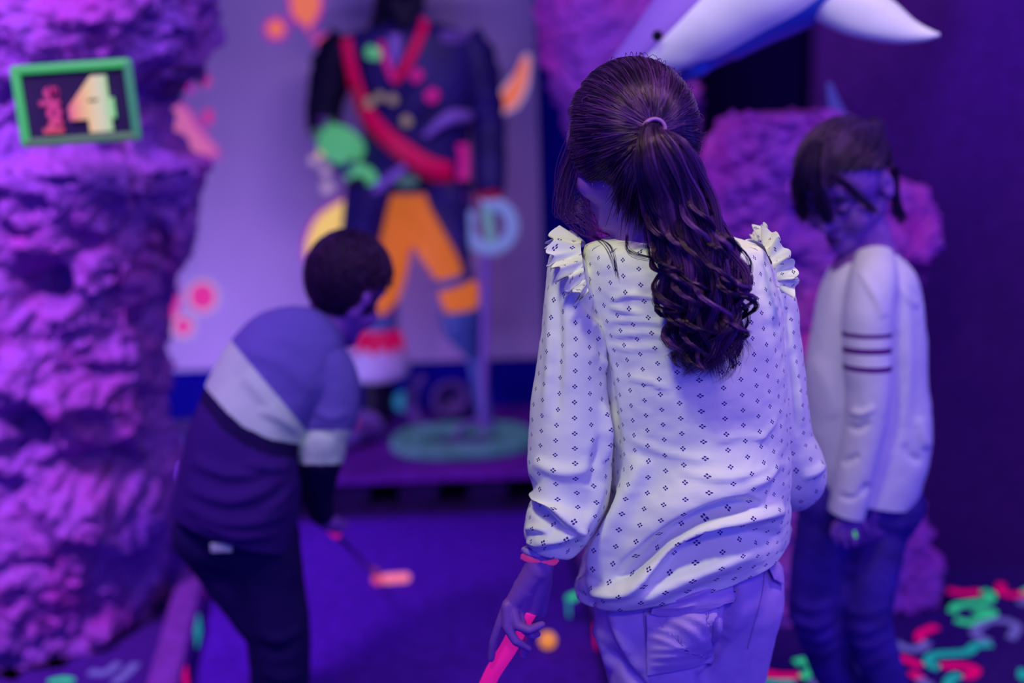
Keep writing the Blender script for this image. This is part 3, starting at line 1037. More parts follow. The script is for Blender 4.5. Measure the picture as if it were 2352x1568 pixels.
# breeches
pr = [capsule(S(905, 440, -.02), S(965, 440, -.02), 0.085, 0.085), capsule(S(908, 470), S(897, 600), 0.068, 0.066), capsule(S(897, 600), S(884, 700), 0.064, 0.045), capsule(S(975, 470, -.02), S(1005, 570, -.03), 0.075, 0.07), capsule(S(1005, 570, -.03), S(1036, 625, -.03), 0.07, 0.06)]
V, F = blob(pr, 0.013, 8)
N = orient_out(V, vnormals(V, F))
V = V + N * (0.010 * fbm(V * (10, 10, 6), 3, s=15))[:, None]
mk('breeches', V, F, M_orange, pir)
mk('knee_strap', *tube([S(1038, 632, -.03), S(1044, 652, -.03)], [0.070, 0.072], 24, 6), M_teal, pir)
V, F = blob([capsule(S(1038, 672, -.03), S(1068, 664, -.03), 0.05, 0.05), capsule(S(1045, 698, -.03), S(1072, 690, -.03), 0.045, 0.045)], 0.012, 7)
mk('breeches_cuff', V, F, M_orange, pir)
# peg leg
C = crom(np.array([(1055, 715, .075), (1062, 750, .072), (1075, 785, .055), (1086, 806, .034), (1096, 850, .030), (1108, 900, .030), (1119, 968, .026)]), 40)
mk('peg_cup', *tube([S(1055, 712, -.03), S(1062, 750, -.03), S(1076, 786, -.03), S(1087, 812, -.02)], [0.072, 0.070, 0.048, 0.030], 24, 24), M_teal, pir)
pe = S(1119, 968)
VF_ = tube([S(1086, 806, -.02), S(1100, 860, -.01), (pe[0], YP + .0, FZ + 0.001)], [0.029, 0.030, 0.026], 18, 20)
VF_[0][:, 2] = np.maximum(VF_[0][:, 2], FZ + .0005)
mk('peg', *VF_, mat('peg_grey_blue', (0.10, 0.16, 0.50), 0.5), pir)
# boot leg
mk('boot_band', *tube([S(880, 726), S(878, 752)], [0.052, 0.058], 24, 6), M_teal, pir)
prof = [(0.055, 752), (0.075, 768), (0.085, 790), (0.098, 820), (0.108, 848), (0.104, 862), (0.085, 866), (0.06, 860)]
Vc = []
for r, y in prof:
    c = S(872, y)
    for j in range(48):
        a = 2 * math.pi * j / 48
        Vc.append(c + np.array((r * math.cos(a), r * math.sin(a), 0)))
mk('boot_cuff', np.array(Vc), grid_faces(len(prof), 48), M_pw, pir)
Vc = []
for i in range(10):
    f = i / 9
    for j in range(72):
        a = 2 * math.pi * j / 72
        sc = 0.55 + 0.45 * abs(math.cos(a * 5 + 0.6)) ** 0.6
        y = 754 + (790 - 754 + 34 * (1 - sc) * 1.6) * f
        r = np.interp(y, [752, 768, 790, 820, 848], [0.055, 0.075, 0.085, 0.098, 0.108]) + 0.004
        Vc.append(S(872, y) + np.array((r * math.cos(a), r * math.sin(a), 0)))
mk('scalloped_trim', np.array(Vc), grid_faces(10, 72, True, False), M_sash, pir)
zf = FZ + 0.001
ba = S(868, 1000)
V, F = blob([capsule(S(872, 855), (ba[0], YP, FZ + .07), 0.058, 0.055), capsule((ba[0], YP, FZ + .05), (ba[0] - .09, YP - .10, FZ + .045), 0.05, 0.042)], 0.012, 6)
V[:, 2] = np.maximum(V[:, 2], zf)
mk('boot', V, F, M_coatk, pir)
V, F = blob([capsule((ba[0] - .02, YP - .03, FZ + .075), (ba[0] - .10, YP - .12, FZ + .055), 0.052, 0.045)], 0.012, 6)
V[:, 2] = np.maximum(V[:, 2], FZ + .012)
mk('boot_toe', V, F, M_lav, pir)
bk = S(812, 962, -.15)
mk('boot_buckle', *box(bk, (0.02, 0.012, 0.045), bev=0.003), M_sash, pir)

# ------------------------------------------------------------------ props on the stage
rc = G(1062, 1012, FZ + .02)
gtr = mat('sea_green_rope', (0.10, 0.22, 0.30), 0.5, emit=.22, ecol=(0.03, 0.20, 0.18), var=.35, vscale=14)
ropes = []
for q in range(2):
    P = [(rc[0] + (0.226 - .046 * q) * math.cos(a), rc[1] + (0.158 - .046 * q) * math.sin(a), FZ + .0235 + .004 * math.sin(3 * a + q)) for a in np.linspace(0, 2 * math.pi, 26)[:-1]]
    P.append(P[0])
    V, F = tube(P, 0.0225, 12, 160, cap=False)
    th = np.repeat(np.linspace(0, 2 * math.pi, 160), 12)
    ph = np.tile(np.linspace(0, 2 * math.pi, 12, endpoint=False), 160)
    N = vnormals(V, F)
    V = V + N * (0.004 * np.sin(60 * th + ph * 2))[:, None]
    V[:, 2] = np.maximum(V[:, 2], FZ + .001)
    ropes.append((V, F))
coil = empty('rope_coil', (rc[0], rc[1], FZ), 'sea green rope coiled on the purple stage at the peg leg', 'rope')
for V, F in ropes:
    mk('rope_turn', V, F, gtr, coil)
# barnacled pot, bent driftwood horn, teal and pink floats, lilac shell
M_pot = mat('grey_violet_pot', (0.14, 0.08, 0.34), 0.6, var=0.25, vscale=20)
jc = G(1035, 985, FZ)
jy = jc[1] + .03
pc = np.array((W(1032, 962, jy)[0], jy, FZ + .005))
prof = [(0.05, .0), (0.075, .03), (0.082, .07), (0.075, .11), (0.06, .135), (0.066, .15), (0.055, .15), (0.048, .13), (0.055, .08), (0.04, .03)]
V = []
axp = norm(np.array((-0.1, -0.85, 0.42)))
a1 = norm(np.cross(axp, (0, 0, 1)))
a2 = np.cross(a1, axp)
for r, h in prof:
    for j in range(36):
        a = 2 * math.pi * j / 36
        V.append(pc + np.array((0, 0.09, 0.080)) + axp * h + a1 * r * math.cos(a) + a2 * r * math.sin(a))
V = np.array(V)
V[:, 2] += FZ + .001 - V[:, 2].min()
V[:, 0] += .022
tag(mk('clay_pot', V, grid_faces(len(prof), 36), M_pot), 'tipped grey violet pot with a dark mouth inside the rope coil', 'pot')
hy = pc[1] + .0
hp = [np.array((W(x, 900, hy)[0], hy - .02, z)) for x, z in ((966, FZ + .028), (950, FZ + .04), (944, FZ + .10), (952, FZ + .15), (975, FZ + .20))]
tag(mk('driftwood_horn', *tube(hp, [0.022, 0.026, 0.026, 0.024, 0.012], 14, 40), mat('lilac_driftwood', (0.20, 0.10, 0.46), 0.6, var=0.15, vscale=20)), 'curved lilac driftwood horn standing beside the tipped pot', 'driftwood')
def onstage(px, py, r):
    """ball of radius r resting on the stage under the pixel of its centre"""
    q = G(px, py, FZ + r)
    return q


tb = onstage(926, 922, 0.038)
tag(mk('teal_float', *ball(tb, 0.038), neon('teal_float_paint', (0.02, 0.20, 0.36), 0.5, 0.8)), 'teal float ball resting on the stage by the boot', 'float')
pk = onstage(1074, 900, 0.04)
V, F = ball(pk + (0, 0, .016), (0.034, 0.034, 0.056))
V[:, 2] += FZ + .0005 - V[:, 2].min()
tag(mk('pink_float', V, F, neon('pink_float_paint', (0.42, 0.0, 0.30), 0.7)), 'glowing magenta oval float in front of the dark wall by the peg', 'float')
# lilac clam shell: ribbed arch with dark opening
sc_ = G(1100, 1000, FZ)
V = []
n_, m_ = 22, 60
for i in range(n_):
    t = i / (n_ - 1)
    for j in range(m_):
        a = math.pi * j / (m_ - 1)
        rib = 1 + 0.035 * math.cos(22 * a)
        r = (0.082 * math.sin(0.25 + t * 1.35)) * rib
        V.append((sc_[0] + r * 1.05 * math.cos(a), sc_[1] + 0.04 - 0.10 * t, FZ + .001 + r * 0.85 * math.sin(a) * (0.75 + 0.35 * t) * (1 - .12 * math.cos(a))))
V = np.array(V)
V2 = V * 1.0
ctr = np.array((sc_[0], 0, FZ))
V2[:, 0] = sc_[0] + (V[:, 0] - sc_[0]) * 0.86
V2[:, 2] = FZ + .001 + (V[:, 2] - FZ - .001) * 0.80
nn = len(V)
F = []
for i in range(n_ - 1):
    for j in range(m_ - 1):
        a = i * m_ + j
        F.append((a, a + 1, a + m_ + 1, a + m_))
        F.append((nn + a, nn + a + m_, nn + a + m_ + 1, nn + a + 1))
for j in range(m_ - 1):
    for b in (0, (n_ - 1) * m_):
        F.append((b + j, b + j + 1, nn + b + j + 1, nn + b + j))
for i in range(n_ - 1):
    for b in (0, m_ - 1):
        F.append((i * m_ + b, (i + 1) * m_ + b, nn + (i + 1) * m_ + b, nn + i * m_ + b))
tag(mk('clam_shell', np.concatenate((V, V2)), F, mat('lilac_shell', (0.26, 0.13, 0.60), 0.55)), 'large lilac arched clam shell with dark hollow inside the rope coil', 'shell')
# painted block between the left rock and the stage
bq = W(408, 1015, 3.35)
blk = empty('painted_block', (bq[0], 3.35, 0), 'small painted block with pale blue top between left rock and stage', 'block')
zt = G(408, 985, 0)[2]
zz = W(408, 995, 3.3)[2]
mk('base', *box((bq[0] - .01, 3.37, zz / 2 - .01), (0.17, 0.12, zz - .02), bev=0.008), mat('violet_block', (0.12, 0.02, 0.36), 0.8), blk)
mk('top_slab', *box((bq[0], 3.35, zz - .008), (0.18, 0.16, 0.03), bev=0.006), mat('blue_block_top', (0.14, 0.09, 0.50), 0.7), blk)

# ------------------------------------------------------------------ people: shared pieces
M_skin = mat('skin', (0.22, 0.07, 0.46), 0.5, spec=0.35, var=0.06, vscale=30)
M_skind = mat('lips', (0.10, 0.015, 0.20), 0.45)
M_eye = mat('eye_white', (0.40, 0.33, 0.62), 0.2, spec=0.6)
M_iris = mat('dark_iris', (0.012, 0.006, 0.03), 0.15, spec=0.6)


def hair_mat(name, c1, c2, rough=0.38, spec=0.6):
    m = bpy.data.materials.new(name)
    nt, p = sockets(m)
    u = nt.nodes.new('ShaderNodeUVMap')
    s = nt.nodes.new('ShaderNodeSeparateXYZ')
    r = nt.nodes.new('ShaderNodeValToRGB')
    r.color_ramp.elements[0].position, r.color_ramp.elements[0].color = 0.40, (*c1, 1)
    r.color_ramp.elements[1].position, r.color_ramp.elements[1].color = 1.0, (*c2, 1)  # lighter clumps paint highlight streaks into the strand colour
    nt.links.new(u.outputs['UV'], s.inputs[0])
    nt.links.new(s.outputs[0], r.inputs['Fac'])
    nt.links.new(r.outputs['Color'], p.inputs['Base Color'])
    p.inputs['Roughness'].default_value = rough
    p.inputs['Specular IOR Level'].default_value = spec
    p.inputs['Specular Tint'].default_value = (0.75, 0.42, 1.0, 1)
    return m


M_hairbase = mat('dark_hair_base', (0.010, 0.003, 0.03), 0.6, spec=0.2)
M_hair1 = hair_mat('brown_hair', (0.006, 0.002, 0.024), (0.12, 0.03, 0.25), .30, .9)
M_hair2 = hair_mat('light_brown_hair', (0.012, 0.005, 0.04), (0.085, 0.034, 0.19))
M_hair3 = hair_mat('short_black_hair', (0.012, 0.003, 0.03), (0.06, 0.015, 0.11))


def frame(f, u):
    f = norm(f)
    r = norm(np.cross(f, u))
    u = np.cross(r, f)
    return np.array((r, f, u))


def head_prims(c, A, s=1.0):
    def q(x, y, z):
        return np.asarray(c) + (np.array((x, y, z)) * s) @ A
    P = [ball(q(0, 0, .018), np.array((.073, .088, .082)) * s, ax=A), ball(q(0, .033, -.04), np.array((.056, .053, .064)) * s, ax=A),
         ball(q(0, .072, -.098), .017 * s), capsule(q(0, .086, -.006), q(0, .102, -.038), .006 * s, .0092 * s),
         capsule(q(-.034, .070, .020), q(.034, .070, .020), .013 * s, .013 * s)]
    for k in (-1, 1):
        P += [capsule(q(.047 * k, 0, -.055), q(.012 * k, .066, -.097), .020 * s, .016 * s), ball(q(.036 * k, .052, -.047), .027 * s),
              ball(q(.009 * k, .092, -.041), .0072 * s), capsule(q(.013 * k, .0835, -.0675), q(0, .088, -.0655), .0055 * s, .006 * s),
              capsule(q(.012 * k, .083, -.0765), q(0, .086, -.078), .0062 * s, .0066 * s),
              ball(q(.074 * k, -.008, -.022), np.array((.008, .018, .029)) * s, ax=A)]
    return P, q


def face_dents(V, q, s):
    for k in (-1, 1):
        for (x, y, z, r, d) in ((.030 * k, .082, -.010, .014, .008), (.074 * k * 1.08, -.002, -.02, .009, .006)):
            c = q(x, y, z)
            w = np.exp(-(np.linalg.norm(V - c, axis=1) / (r * s)) ** 2)
            dirv = norm(q(0, 0, 0) - c)
            V = V + dirv * (w * d * s)[:, None]
    return V


def face_parts(parent, q, s, A, closed=True):
    for k in (-1, 1):
        e = q(.030 * k, .0715, -.011)
        if closed:
            mk('eyelid', *ball(e, np.array((.0125, .0110, .0095)) * s, ax=A), M_skin, parent)
            L = [q(.030 * k + .0125 * t * k, .0715 + .0112 * math.sqrt(max(0, 1 - t * t)), -.0165 + .002 * abs(t)) for t in np.linspace(-1, 1, 7)]
            mk('eyelash', *tube(L, 0.0016 * s, 6, 20), M_iris, parent)
        else:
            eo = mk('eye', *ball(e, .0112 * s, ax=A), M_eye, parent)
            mk('iris', *ball(e + norm(q(0, 1, -.1) - q(0, 0, 0)) * .0075 * s, .0052 * s), M_iris, eo)
        B = [q(.030 * k + .017 * t * k, .0835 - .004 * t * t - .003 * t, .012 - .004 * t * t) for t in np.linspace(-1, 1, 7)]
        mk('eyebrow', *tube(B, [0.0012 * s, .0022 * s, .0024 * s, .0024 * s, .0022 * s, .0018 * s, .0010 * s], 6, 20), M_hairbase, parent)
    U = [q(.017 * t, .0905 - .0085 * t * t, -.069 + .0015 * math.cos(3 * t)) for t in np.linspace(-1, 1, 7)]
    D = [q(.015 * t, .0900 - .0075 * t * t, -.0775 + .003 * t * t) for t in np.linspace(-1, 1, 7)]
    mk('lips', *blob([tube(U, [.0015 * s, .0035 * s, .0045 * s, .004 * s, .0045 * s, .0035 * s, .0015 * s], 8, 24), tube(D, [.0015 * s, .004 * s, .005 * s, .0052 * s, .005 * s, .004 * s, .0015 * s], 8, 24)], 0.0012, 2), M_skind, parent)


def shoe(parent, ankle, fwd, m, L=0.21, lift=.0045):
    f = norm(np.array((fwd[0], fwd[1], 0)))
    a = np.array((ankle[0], ankle[1], 0))
    h = a - f * 0.045
    t = a + f * (L - 0.08)
    V, F = blob([capsule(h + (0, 0, .045), t + (0, 0, .036), .036, .034), capsule(a + (0, 0, .05), a + (0, 0, .10), .038, .036)], 0.008, 5)
    V[:, 2] = np.maximum(V[:, 2], 0.0265) + lift
    o = mk('shoe', V, F, m, parent)
    V, F = tube([h - f * .02 + (0, 0, .014), a + (0, 0, .014), t + f * .02 + (0, 0, .014)], [.030, .038, .030], 20, 20, up=(0, 0, 1))
    V[:, 2] = np.where(V[:, 2] > .014, .0275, .0005) + lift
    mk('sole', V, F, M_pw, o)
    return o


M_shoe = mat('dark_canvas_shoe', (0.04, 0.015, 0.14), 0.8)

# ------------------------------------------------------------------ the girl with the ponytail, in front
Y1 = 1.53


def g(x, y, dy=0.0):
    return W(x, y, Y1 + dy)


girl = empty('person', (g(1570, 1300)[0], Y1, 0), 'girl with long dark ponytail in white print blouse, seen from behind, holding a putter', 'person')
A1 = frame((-0.74, 0.58, -0.36), (-0.16, 0.25, 0.95))
hc1 = g(1450, 312, 0.0)
hp, q1 = head_prims(hc1, A1, 0.97)
lf, rf = np.array((g(1515, 1500)[0] + .0, Y1 + .0, 0.0)), np.array((g(1655, 1500)[0], Y1 + .05, 0.0))
kneeL, kneeR = np.array((lf[0] + .005, Y1 - .0, .36)), np.array((rf[0], Y1 + .05, .36))
pr = hp + [capsule(g(1450, 415), g(1515, 580), .046, .048), capsule(g(1425, 630), g(1675, 630), .046, .046), capsule(g(1550, 620), g(1570, 1000), .085, .085),
           capsule(g(1570, 1000), g(1570, 1300), .08, .09), capsule(g(1330, 690, -.01), g(1318, 980, -.02), .030, .026), capsule(g(1318, 980, -.02), g(1240, 1295, -.06), .026, .0205), capsule(g(1425, 630), g(1330, 690, -.01), .034, .030),
           capsule(g(1675, 630), g(1762, 690, .03), .034, .030), capsule(g(1762, 690, .03), g(1800, 1020, .045), .029, .026), capsule(g(1800, 1020, .045), g(1740, 1120, .20), .026, .02),
           capsule(g(1510, 1370), kneeL, .07, .045), capsule(kneeL, lf + (0, 0, .09), .042, .03), capsule(g(1650, 1370, .04), kneeR, .07, .045), capsule(kneeR, rf + (0, 0, .09), .042, .03),
           capsule(lf + (0, 0, .07), lf + (0, .09, .06), .026, .02), capsule(rf + (0, 0, .07), rf + (0, .09, .06), .026, .02)]
# far hand, held in front of her
fh = g(1740, 1120, .20)
pr += [capsule(fh, fh + (-.05, .05, -.01), .019, .016)]
for k in range(4):
    b = fh + np.array((-.06, .055, .005 - .013 * k))
    pr += [capsule(b, b + (-.02, .022, -.012), .0068, .0062), capsule(b + (-.02, .022, -.012), b + (-.015, .012, -.03), .0062, .0055)]
pr += [capsule(fh + (-.03, .02, .015), fh + (-.05, .015, .03), .008, .0065)]
Vb, Fb = blob(pr, 0.0065, 5)
Vb = face_dents(Vb, q1, 0.97)
hy = -.065


def h3(x, y, d):
    return W(x, y, Y1 + hy + d)


def chain(pts, rad):
    return [capsule(h3(*pts[i]), h3(*pts[i + 1]), rad[i], rad[i + 1], 12, 4) for i in range(len(pts) - 1)]


hand = [capsule(g(1246, 1240, -.055), h3(1237, 1305, 0), .0215, .0205), capsule(h3(1236, 1305, 0), h3(1182, 1380, -.002), .0195, .0125), capsule(h3(1240, 1315, .002), h3(1222, 1395, .012), .0185, .016),
        capsule(h3(1172, 1388, -.004), h3(1226, 1408, .016), .0105, .013), capsule(h3(1205, 1350, 0), h3(1200, 1395, .006), .017, .014), capsule(h3(1250, 1330, .008), h3(1240, 1405, .018), .012, .0115)]
hand += chain([(1166, 1386, -.004), (1148, 1432, -.008), (1133, 1474, -.007), (1128, 1512, -.004)], [.0078, .0069, .0062, .0053])
hand += chain([(1164, 1392, -.009), (1165, 1440, -.017), (1184, 1472, -.021), (1214, 1489, -.014)], [.0080, .0070, .0064, .0053])
hand += chain([(1176, 1394, -.007), (1188, 1436, -.019), (1215, 1446, -.023), (1245, 1434, -.014)], [.0082, .0072, .0065, .0054])
hand += chain([(1190, 1400, .0), (1204, 1446, -.012), (1222, 1460, -.014), (1236, 1456, -.006)], [.0072, .0060, .0054, .0046])
hand += chain([(1242, 1395, .018), (1228, 1440, .022), (1212, 1472, .018), (1202, 1504, .010)], [.0105, .0084, .0074, .0058])
Vh, Fh = blob(hand, 0.0019, 5)
mk('body', *join([(Vb, Fb), (Vh, Fh)]), M_skin, girl)

# --- blouse
def blouse_mat():
    m = bpy.data.materials.new('printed_white_cotton')
    nt, p = sockets(m)
    N, L = nt.nodes.new, nt.links.new
    uv = N('ShaderNodeUVMap')
    sp = N('ShaderNodeSeparateXYZ')
    L(uv.outputs['UV'], sp.inputs[0])

    def ma(op, a, b=None, c=None):
        n = N('ShaderNodeMath')
        n.operation = op
        for i, v in enumerate((a, b, c)):
            if v is None:
                continue
            if isinstance(v, (int, float)):
                n.inputs[i].default_value = v
            else:
                L(v, n.inputs[i])
        return n.outputs[0]
    cell = 0.0208
    U = ma('DIVIDE', sp.outputs[0], cell)
    Vv = ma('DIVIDE', sp.outputs[1], cell)
    colm = ma('FLOOR', U)
    Vv = ma('ADD', Vv, ma('MULTIPLY', ma('FLOORED_MODULO', colm, 2.0), 0.5))
    fx = ma('ABSOLUTE', ma('SUBTRACT', ma('FRACT', U), 0.5))
    fy = ma('ABSOLUTE', ma('SUBTRACT', ma('FRACT', Vv), 0.5))

    def ln(a, b):
        return ma('SQRT', ma('ADD', ma('MULTIPLY', a, a), ma('MULTIPLY', b, b)))
    d = ma('MINIMUM', ln(ma('SUBTRACT', fx, 0.090), fy), ln(fx, ma('SUBTRACT', fy, 0.098)))
    f = ma('SMOOTH_MIN', 1.0, 1.0, 0.0)
    mr = N('ShaderNodeMapRange')
    mr.inputs['From Min'].default_value = 0.040
    mr.inputs['From Max'].default_value = 0.066
    L(d, mr.inputs['Value'])
    mx = N('ShaderNodeMix')
    mx.data_type = 'RGBA'
    mx.inputs['A'].default_value = (0.05, 0.022, 0.26, 1)
    mx.inputs['B'].default_value = (0.82, 0.85, 0.84, 1)
    L(mr.outputs[0], mx.inputs['Factor'])
    L(mx.outputs['Result'], p.inputs['Base Color'])
    p.inputs['Roughness'].default_value = 0.85
    p.inputs['Specular IOR Level'].default_value = 0.1
    p.inputs['Sheen Weight'].default_value = 0.1
    tc = N('ShaderNodeTexCoord')
    n1 = N('ShaderNodeTexNoise')
    n1.inputs['Scale'].default_value = 30
    n1.inputs['Detail'].default_value = 6
    b = N('ShaderNodeBump')
    b.inputs['Strength'].default_value = 0.20
    b.inputs['Distance'].default_value = 0.006
    L(tc.outputs['Object'], n1.inputs['Vector'])
    L(n1.outputs['Fac'], b.inputs['Height'])
    L(b.outputs['Normal'], p.inputs['Normal'])
    return m


M_blouse = blouse_mat()


def garment(rows, n, m, expo, noise_amp, nscale, lines, seed, cap=False, hemroll=True):
    V, F, uv = loft(rows, n, m, expo, cap)
    N = orient_out(V, vnormals(V, F))
    V = V + N * (noise_amp * fbm(V * np.array(nscale), 4, 0.5, seed))[:, None]
    if lines:
        V = crease(V, N, lines)
    return V, F, uv


def shell(V, F, uv, n, m, th):
    """give an open loft a thickness and rolled edges"""
    N = orient_out(V, vnormals(V, F))
    V2 = V - N * th
    nn = len(V)
    F2 = [tuple(nn + i for i in f[::-1]) for f in F]
    E = []
    for j in range(m):
        k = (j + 1) % m
        E.append((k, j, nn + j, nn + k))
        a, b = (n - 1) * m + j, (n - 1) * m + k
        E.append((a, b, nn + b, nn + a))
    return np.concatenate((V, V2)), F + F2 + E, np.concatenate((uv, uv))


nT, mT = 150, 220
rowsT = [(1425, 545, 1660, 545, Y1, .050), (1372, 552, 1716, 556, Y1, .066), (1338, 574, 1750, 572, Y1, .078), (1334, 640, 1776, 640, Y1, .090), (1350, 710, 1792, 700, Y1, .096), (1372, 800, 1800, 800, Y1, .100),
         (1382, 900, 1804, 900, Y1, .102), (1392, 1000, 1808, 1000, Y1, .100), (1396, 1090, 1811, 1085, Y1, .100), (1370, 1195, 1809, 1160, Y1, .104), (1338, 1290, 1806, 1205, Y1, .108), (1322, 1358, 1800, 1238, Y1, .108)]
linesT = [([(1395, 1335), (1465, 1258), (1540, 1190), (1620, 1142), (1690, 1126), (1752, 1150)], .016, 85, 12),
          ([(1430, 1330), (1500, 1268), (1570, 1205), (1640, 1168), (1710, 1158)], -.012, 18, 18),
          ([(1365, 1362), (1450, 1348), (1505, 1298), (1548, 1243), (1610, 1205), (1700, 1186), (1800, 1172)], .022, 24, 13),
          ([(1500, 1322), (1548, 1268), (1620, 1232), (1700, 1226), (1800, 1232)], -.011, 14, 22),
          ([(1370, 1382), (1450, 1375), (1600, 1312), (1750, 1258)], .012, 26, 26),
          ([(1350, 1365), (1385, 1285), (1430, 1195), (1462, 1110), (1478, 1050)], .013, 26, 24),
          ([(1338, 1330), (1368, 1250), (1400, 1185), (1415, 1120)], -.010, 20, 18),
          ([(1385, 800), (1400, 900), (1412, 1000), (1424, 1080)], -.006, 12, 14),
          ([(1402, 690), (1450, 678), (1510, 684)], .0032, 9, 5), ([(1400, 705), (1440, 712), (1480, 722)], .003, 6, 8), ([(1385, 740), (1450, 735), (1530, 742)], .0025, 8, 7),
          ([(1400, 770), (1480, 765), (1540, 772)], .0022, 6, 6), ([(1395, 795), (1460, 800), (1530, 796)], .002, 6, 6), ([(1440, 870), (1490, 876), (1540, 900)], .0028, 8, 5),
          ([(1640, 1010), (1700, 1000), (1770, 1005)], .002, 6, 6), ([(1740, 1010), (1765, 985), (1785, 960)], .003, 6, 6), ([(1560, 1075), (1660, 1085), (1760, 1070)], .003, 10, 8),
          ([(1450, 1010), (1540, 1040), (1640, 1050)], .0028, 9, 8), ([(1700, 1110), (1760, 1090), (1800, 1060)], .004, 12, 9), ([(1720, 640), (1725, 720), (1712, 790)], .003, 8, 8)]
linesT = [(p, a * (1.85 if i < 7 else 1.4), w1, w2) for i, (p, a, w1, w2) in enumerate(linesT)]
V, F, uv = garment(rowsT, nT, mT, 2.25, .0040, (14, 14, 20), linesT, 5)
V = V + orient_out(V, vnormals(V, F)) * (.0011 * fbm(V * (40, 40, 95), 3, s=51))[:, None]
VT, FT = V, F
T = shell(V, F, uv, nT, mT, .0016)
nS, mS = 130, 120
rowsS = [(1296, 566, 1340, 604, Y1 - .005, .030), (1264, 588, 1352, 650, Y1 - .01, .048), (1252, 680, 1366, 712, Y1 - .015, .056), (1242, 780, 1381, 790, Y1 - .02, .059), (1226, 890, 1392, 890, Y1 - .025, .062), (1213, 1000, 1404, 1000, Y1 - .03, .066),
         (1211, 1070, 1406, 1082, Y1 - .035, .066), (1229, 1128, 1398, 1152, Y1 - .04, .060), (1212, 1176, 1380, 1195, Y1 - .045, .062), (1205, 1218, 1350, 1240, Y1 - .05, .052), (1210, 1245, 1326, 1268, Y1 - .055, .038), (1217, 1262, 1308, 1280, Y1 - .057, .031)]
linesS = [([(1225, 1128), (1262, 1160), (1300, 1195), (1340, 1215)], .016, 30, 8), ([(1222, 1150), (1258, 1182), (1290, 1215)], -.010, 10, 14), ([(1212, 1245), (1250, 1238), (1300, 1228), (1340, 1210)], .010, 10, 8),
          ([(1208, 1215), (1240, 1212), (1270, 1222)], .006, 8, 8), ([(1345, 720), (1375, 780), (1390, 850)], .006, 10, 8), ([(1335, 670), (1358, 700), (1372, 735)], -.009, 8, 9), ([(1362, 750), (1376, 790), (1384, 830)], -.007, 6, 6),
          ([(1275, 640), (1282, 800), (1278, 960)], -.004, 12, 12), ([(1262, 660), (1262, 820), (1250, 960)], .003, 10, 10), ([(1385, 930), (1390, 1000), (1392, 1060)], .008, 10, 8),
          ([(1350, 1120), (1368, 1060), (1385, 1000)], -.005, 12, 12), ([(1330, 1240), (1360, 1180), (1385, 1110)], .006, 14, 10), ([(1225, 1060), (1290, 1085), (1370, 1075)], .005, 16, 14)]
linesS = [(p, a * 1.5, w1, w2) for p, a, w1, w2 in linesS]
V, F, uv = garment(rowsS, nS, mS, 2.15, .0045, (12, 12, 16), linesS, 6)
SL = shell(V, F, uv + (0.31, 0.007), nS, mS, .0014)
rowsR = [(1705, 566, 1775, 596, Y1 + .01, .030), (1712, 610, 1815, 640, Y1 + .02, .048), (1718, 700, 1829, 700, Y1 + .03, .054), (1722, 800, 1838, 795, Y1 + .035, .056), (1726, 900, 1850, 895, Y1 + .04, .058), (1728, 985, 1861, 980, Y1 + .045, .058),
         (1735, 1050, 1890, 1045, Y1 + .05, .056), (1752, 1098, 1892, 1078, Y1 + .07, .052), (1762, 1128, 1846, 1108, Y1 + .12, .040), (1740, 1136, 1800, 1118, Y1 + .16, .03)]
linesR = [([(1822, 640), (1812, 720), (1806, 800)], -.008, 7, 8), ([(1815, 800), (1822, 900), (1830, 1000)], -.004, 8, 8), ([(1840, 1095), (1870, 1085), (1895, 1066)], .008, 8, 8), ([(1822, 820), (1834, 900), (1842, 980)], .004, 8, 8)]
V, F, uv = garment(rowsR, 110, 100, 2.2, .004, (12, 12, 16), linesR, 9)
SR = shell(V, F, uv + (0.17, 0.003), 110, 100, .0014)


def ruffle(base, outs, waves, amp, n=170, k=9, th=.0012, phase=0.0):
    """gathered frill standing out of a seam"""
    B = crom(np.array(base, float), n)
    O = crom(np.array(outs, float), n)
    T = norm(np.gradient(B, axis=0))
    Nn = norm(np.cross(T, O))
    V = []
    for i in range(n):
        t = i / (n - 1)
        w = math.sin(2 * math.pi * waves * t + phase + 0.8 * math.sin(9 * t))
        w2 = math.sin(2 * math.pi * waves * 2.7 * t + 1.3 + phase)
        for j in range(k):
            f = j / (k - 1)
            V.append(B[i] + O[i] * f * (1 + .12 * w2) + Nn[i] * (amp * w * f ** 0.8 + amp * .30 * w2 * f) + T[i] * amp * .6 * math.cos(2 * math.pi * waves * t + phase) * f)
    V = np.array(V)
    F = grid_faces(n, k, False, False)
    N = vnormals(V, F)
    nn = len(V)
    F2 = [tuple(nn + i for i in f[::-1]) for f in F]
    uv = np.stack((np.repeat(np.linspace(0, .30, n), k), np.tile(np.linspace(0, .04, k), n)), -1)
    return np.concatenate((V, V - N * th)), F + F2, np.concatenate((uv, uv))


bs = [g(1352, 566, .055), g(1338, 552, .02), g(1334, 562, -.03), g(1338, 600, -.062), g(1344, 640, -.078), g(1352, 668, -.084)]
os_ = [(-.018, .01, .004), (-.034, .0, .012), (-.043, -.010, .004), (-.036, -.020, -.010), (-.022, -.022, -.012), (-.010, -.012, -.014)]
RL = ruffle(bs, os_, 6.5, .010)
bs = [g(1738, 560, .05), g(1748, 552, .02), g(1758, 570, -.03), g(1775, 606, -.055), g(1788, 645, -.06), g(1795, 672, -.055)]
os_ = [(.0, .01, .012), (-.002, .0, .022), (.010, -.006, .020), (.018, -.010, .014), (.022, -.012, .004), (.010, -.008, -.008)]
RR = ruffle(bs, os_, 6.5, .0075, phase=1.0)


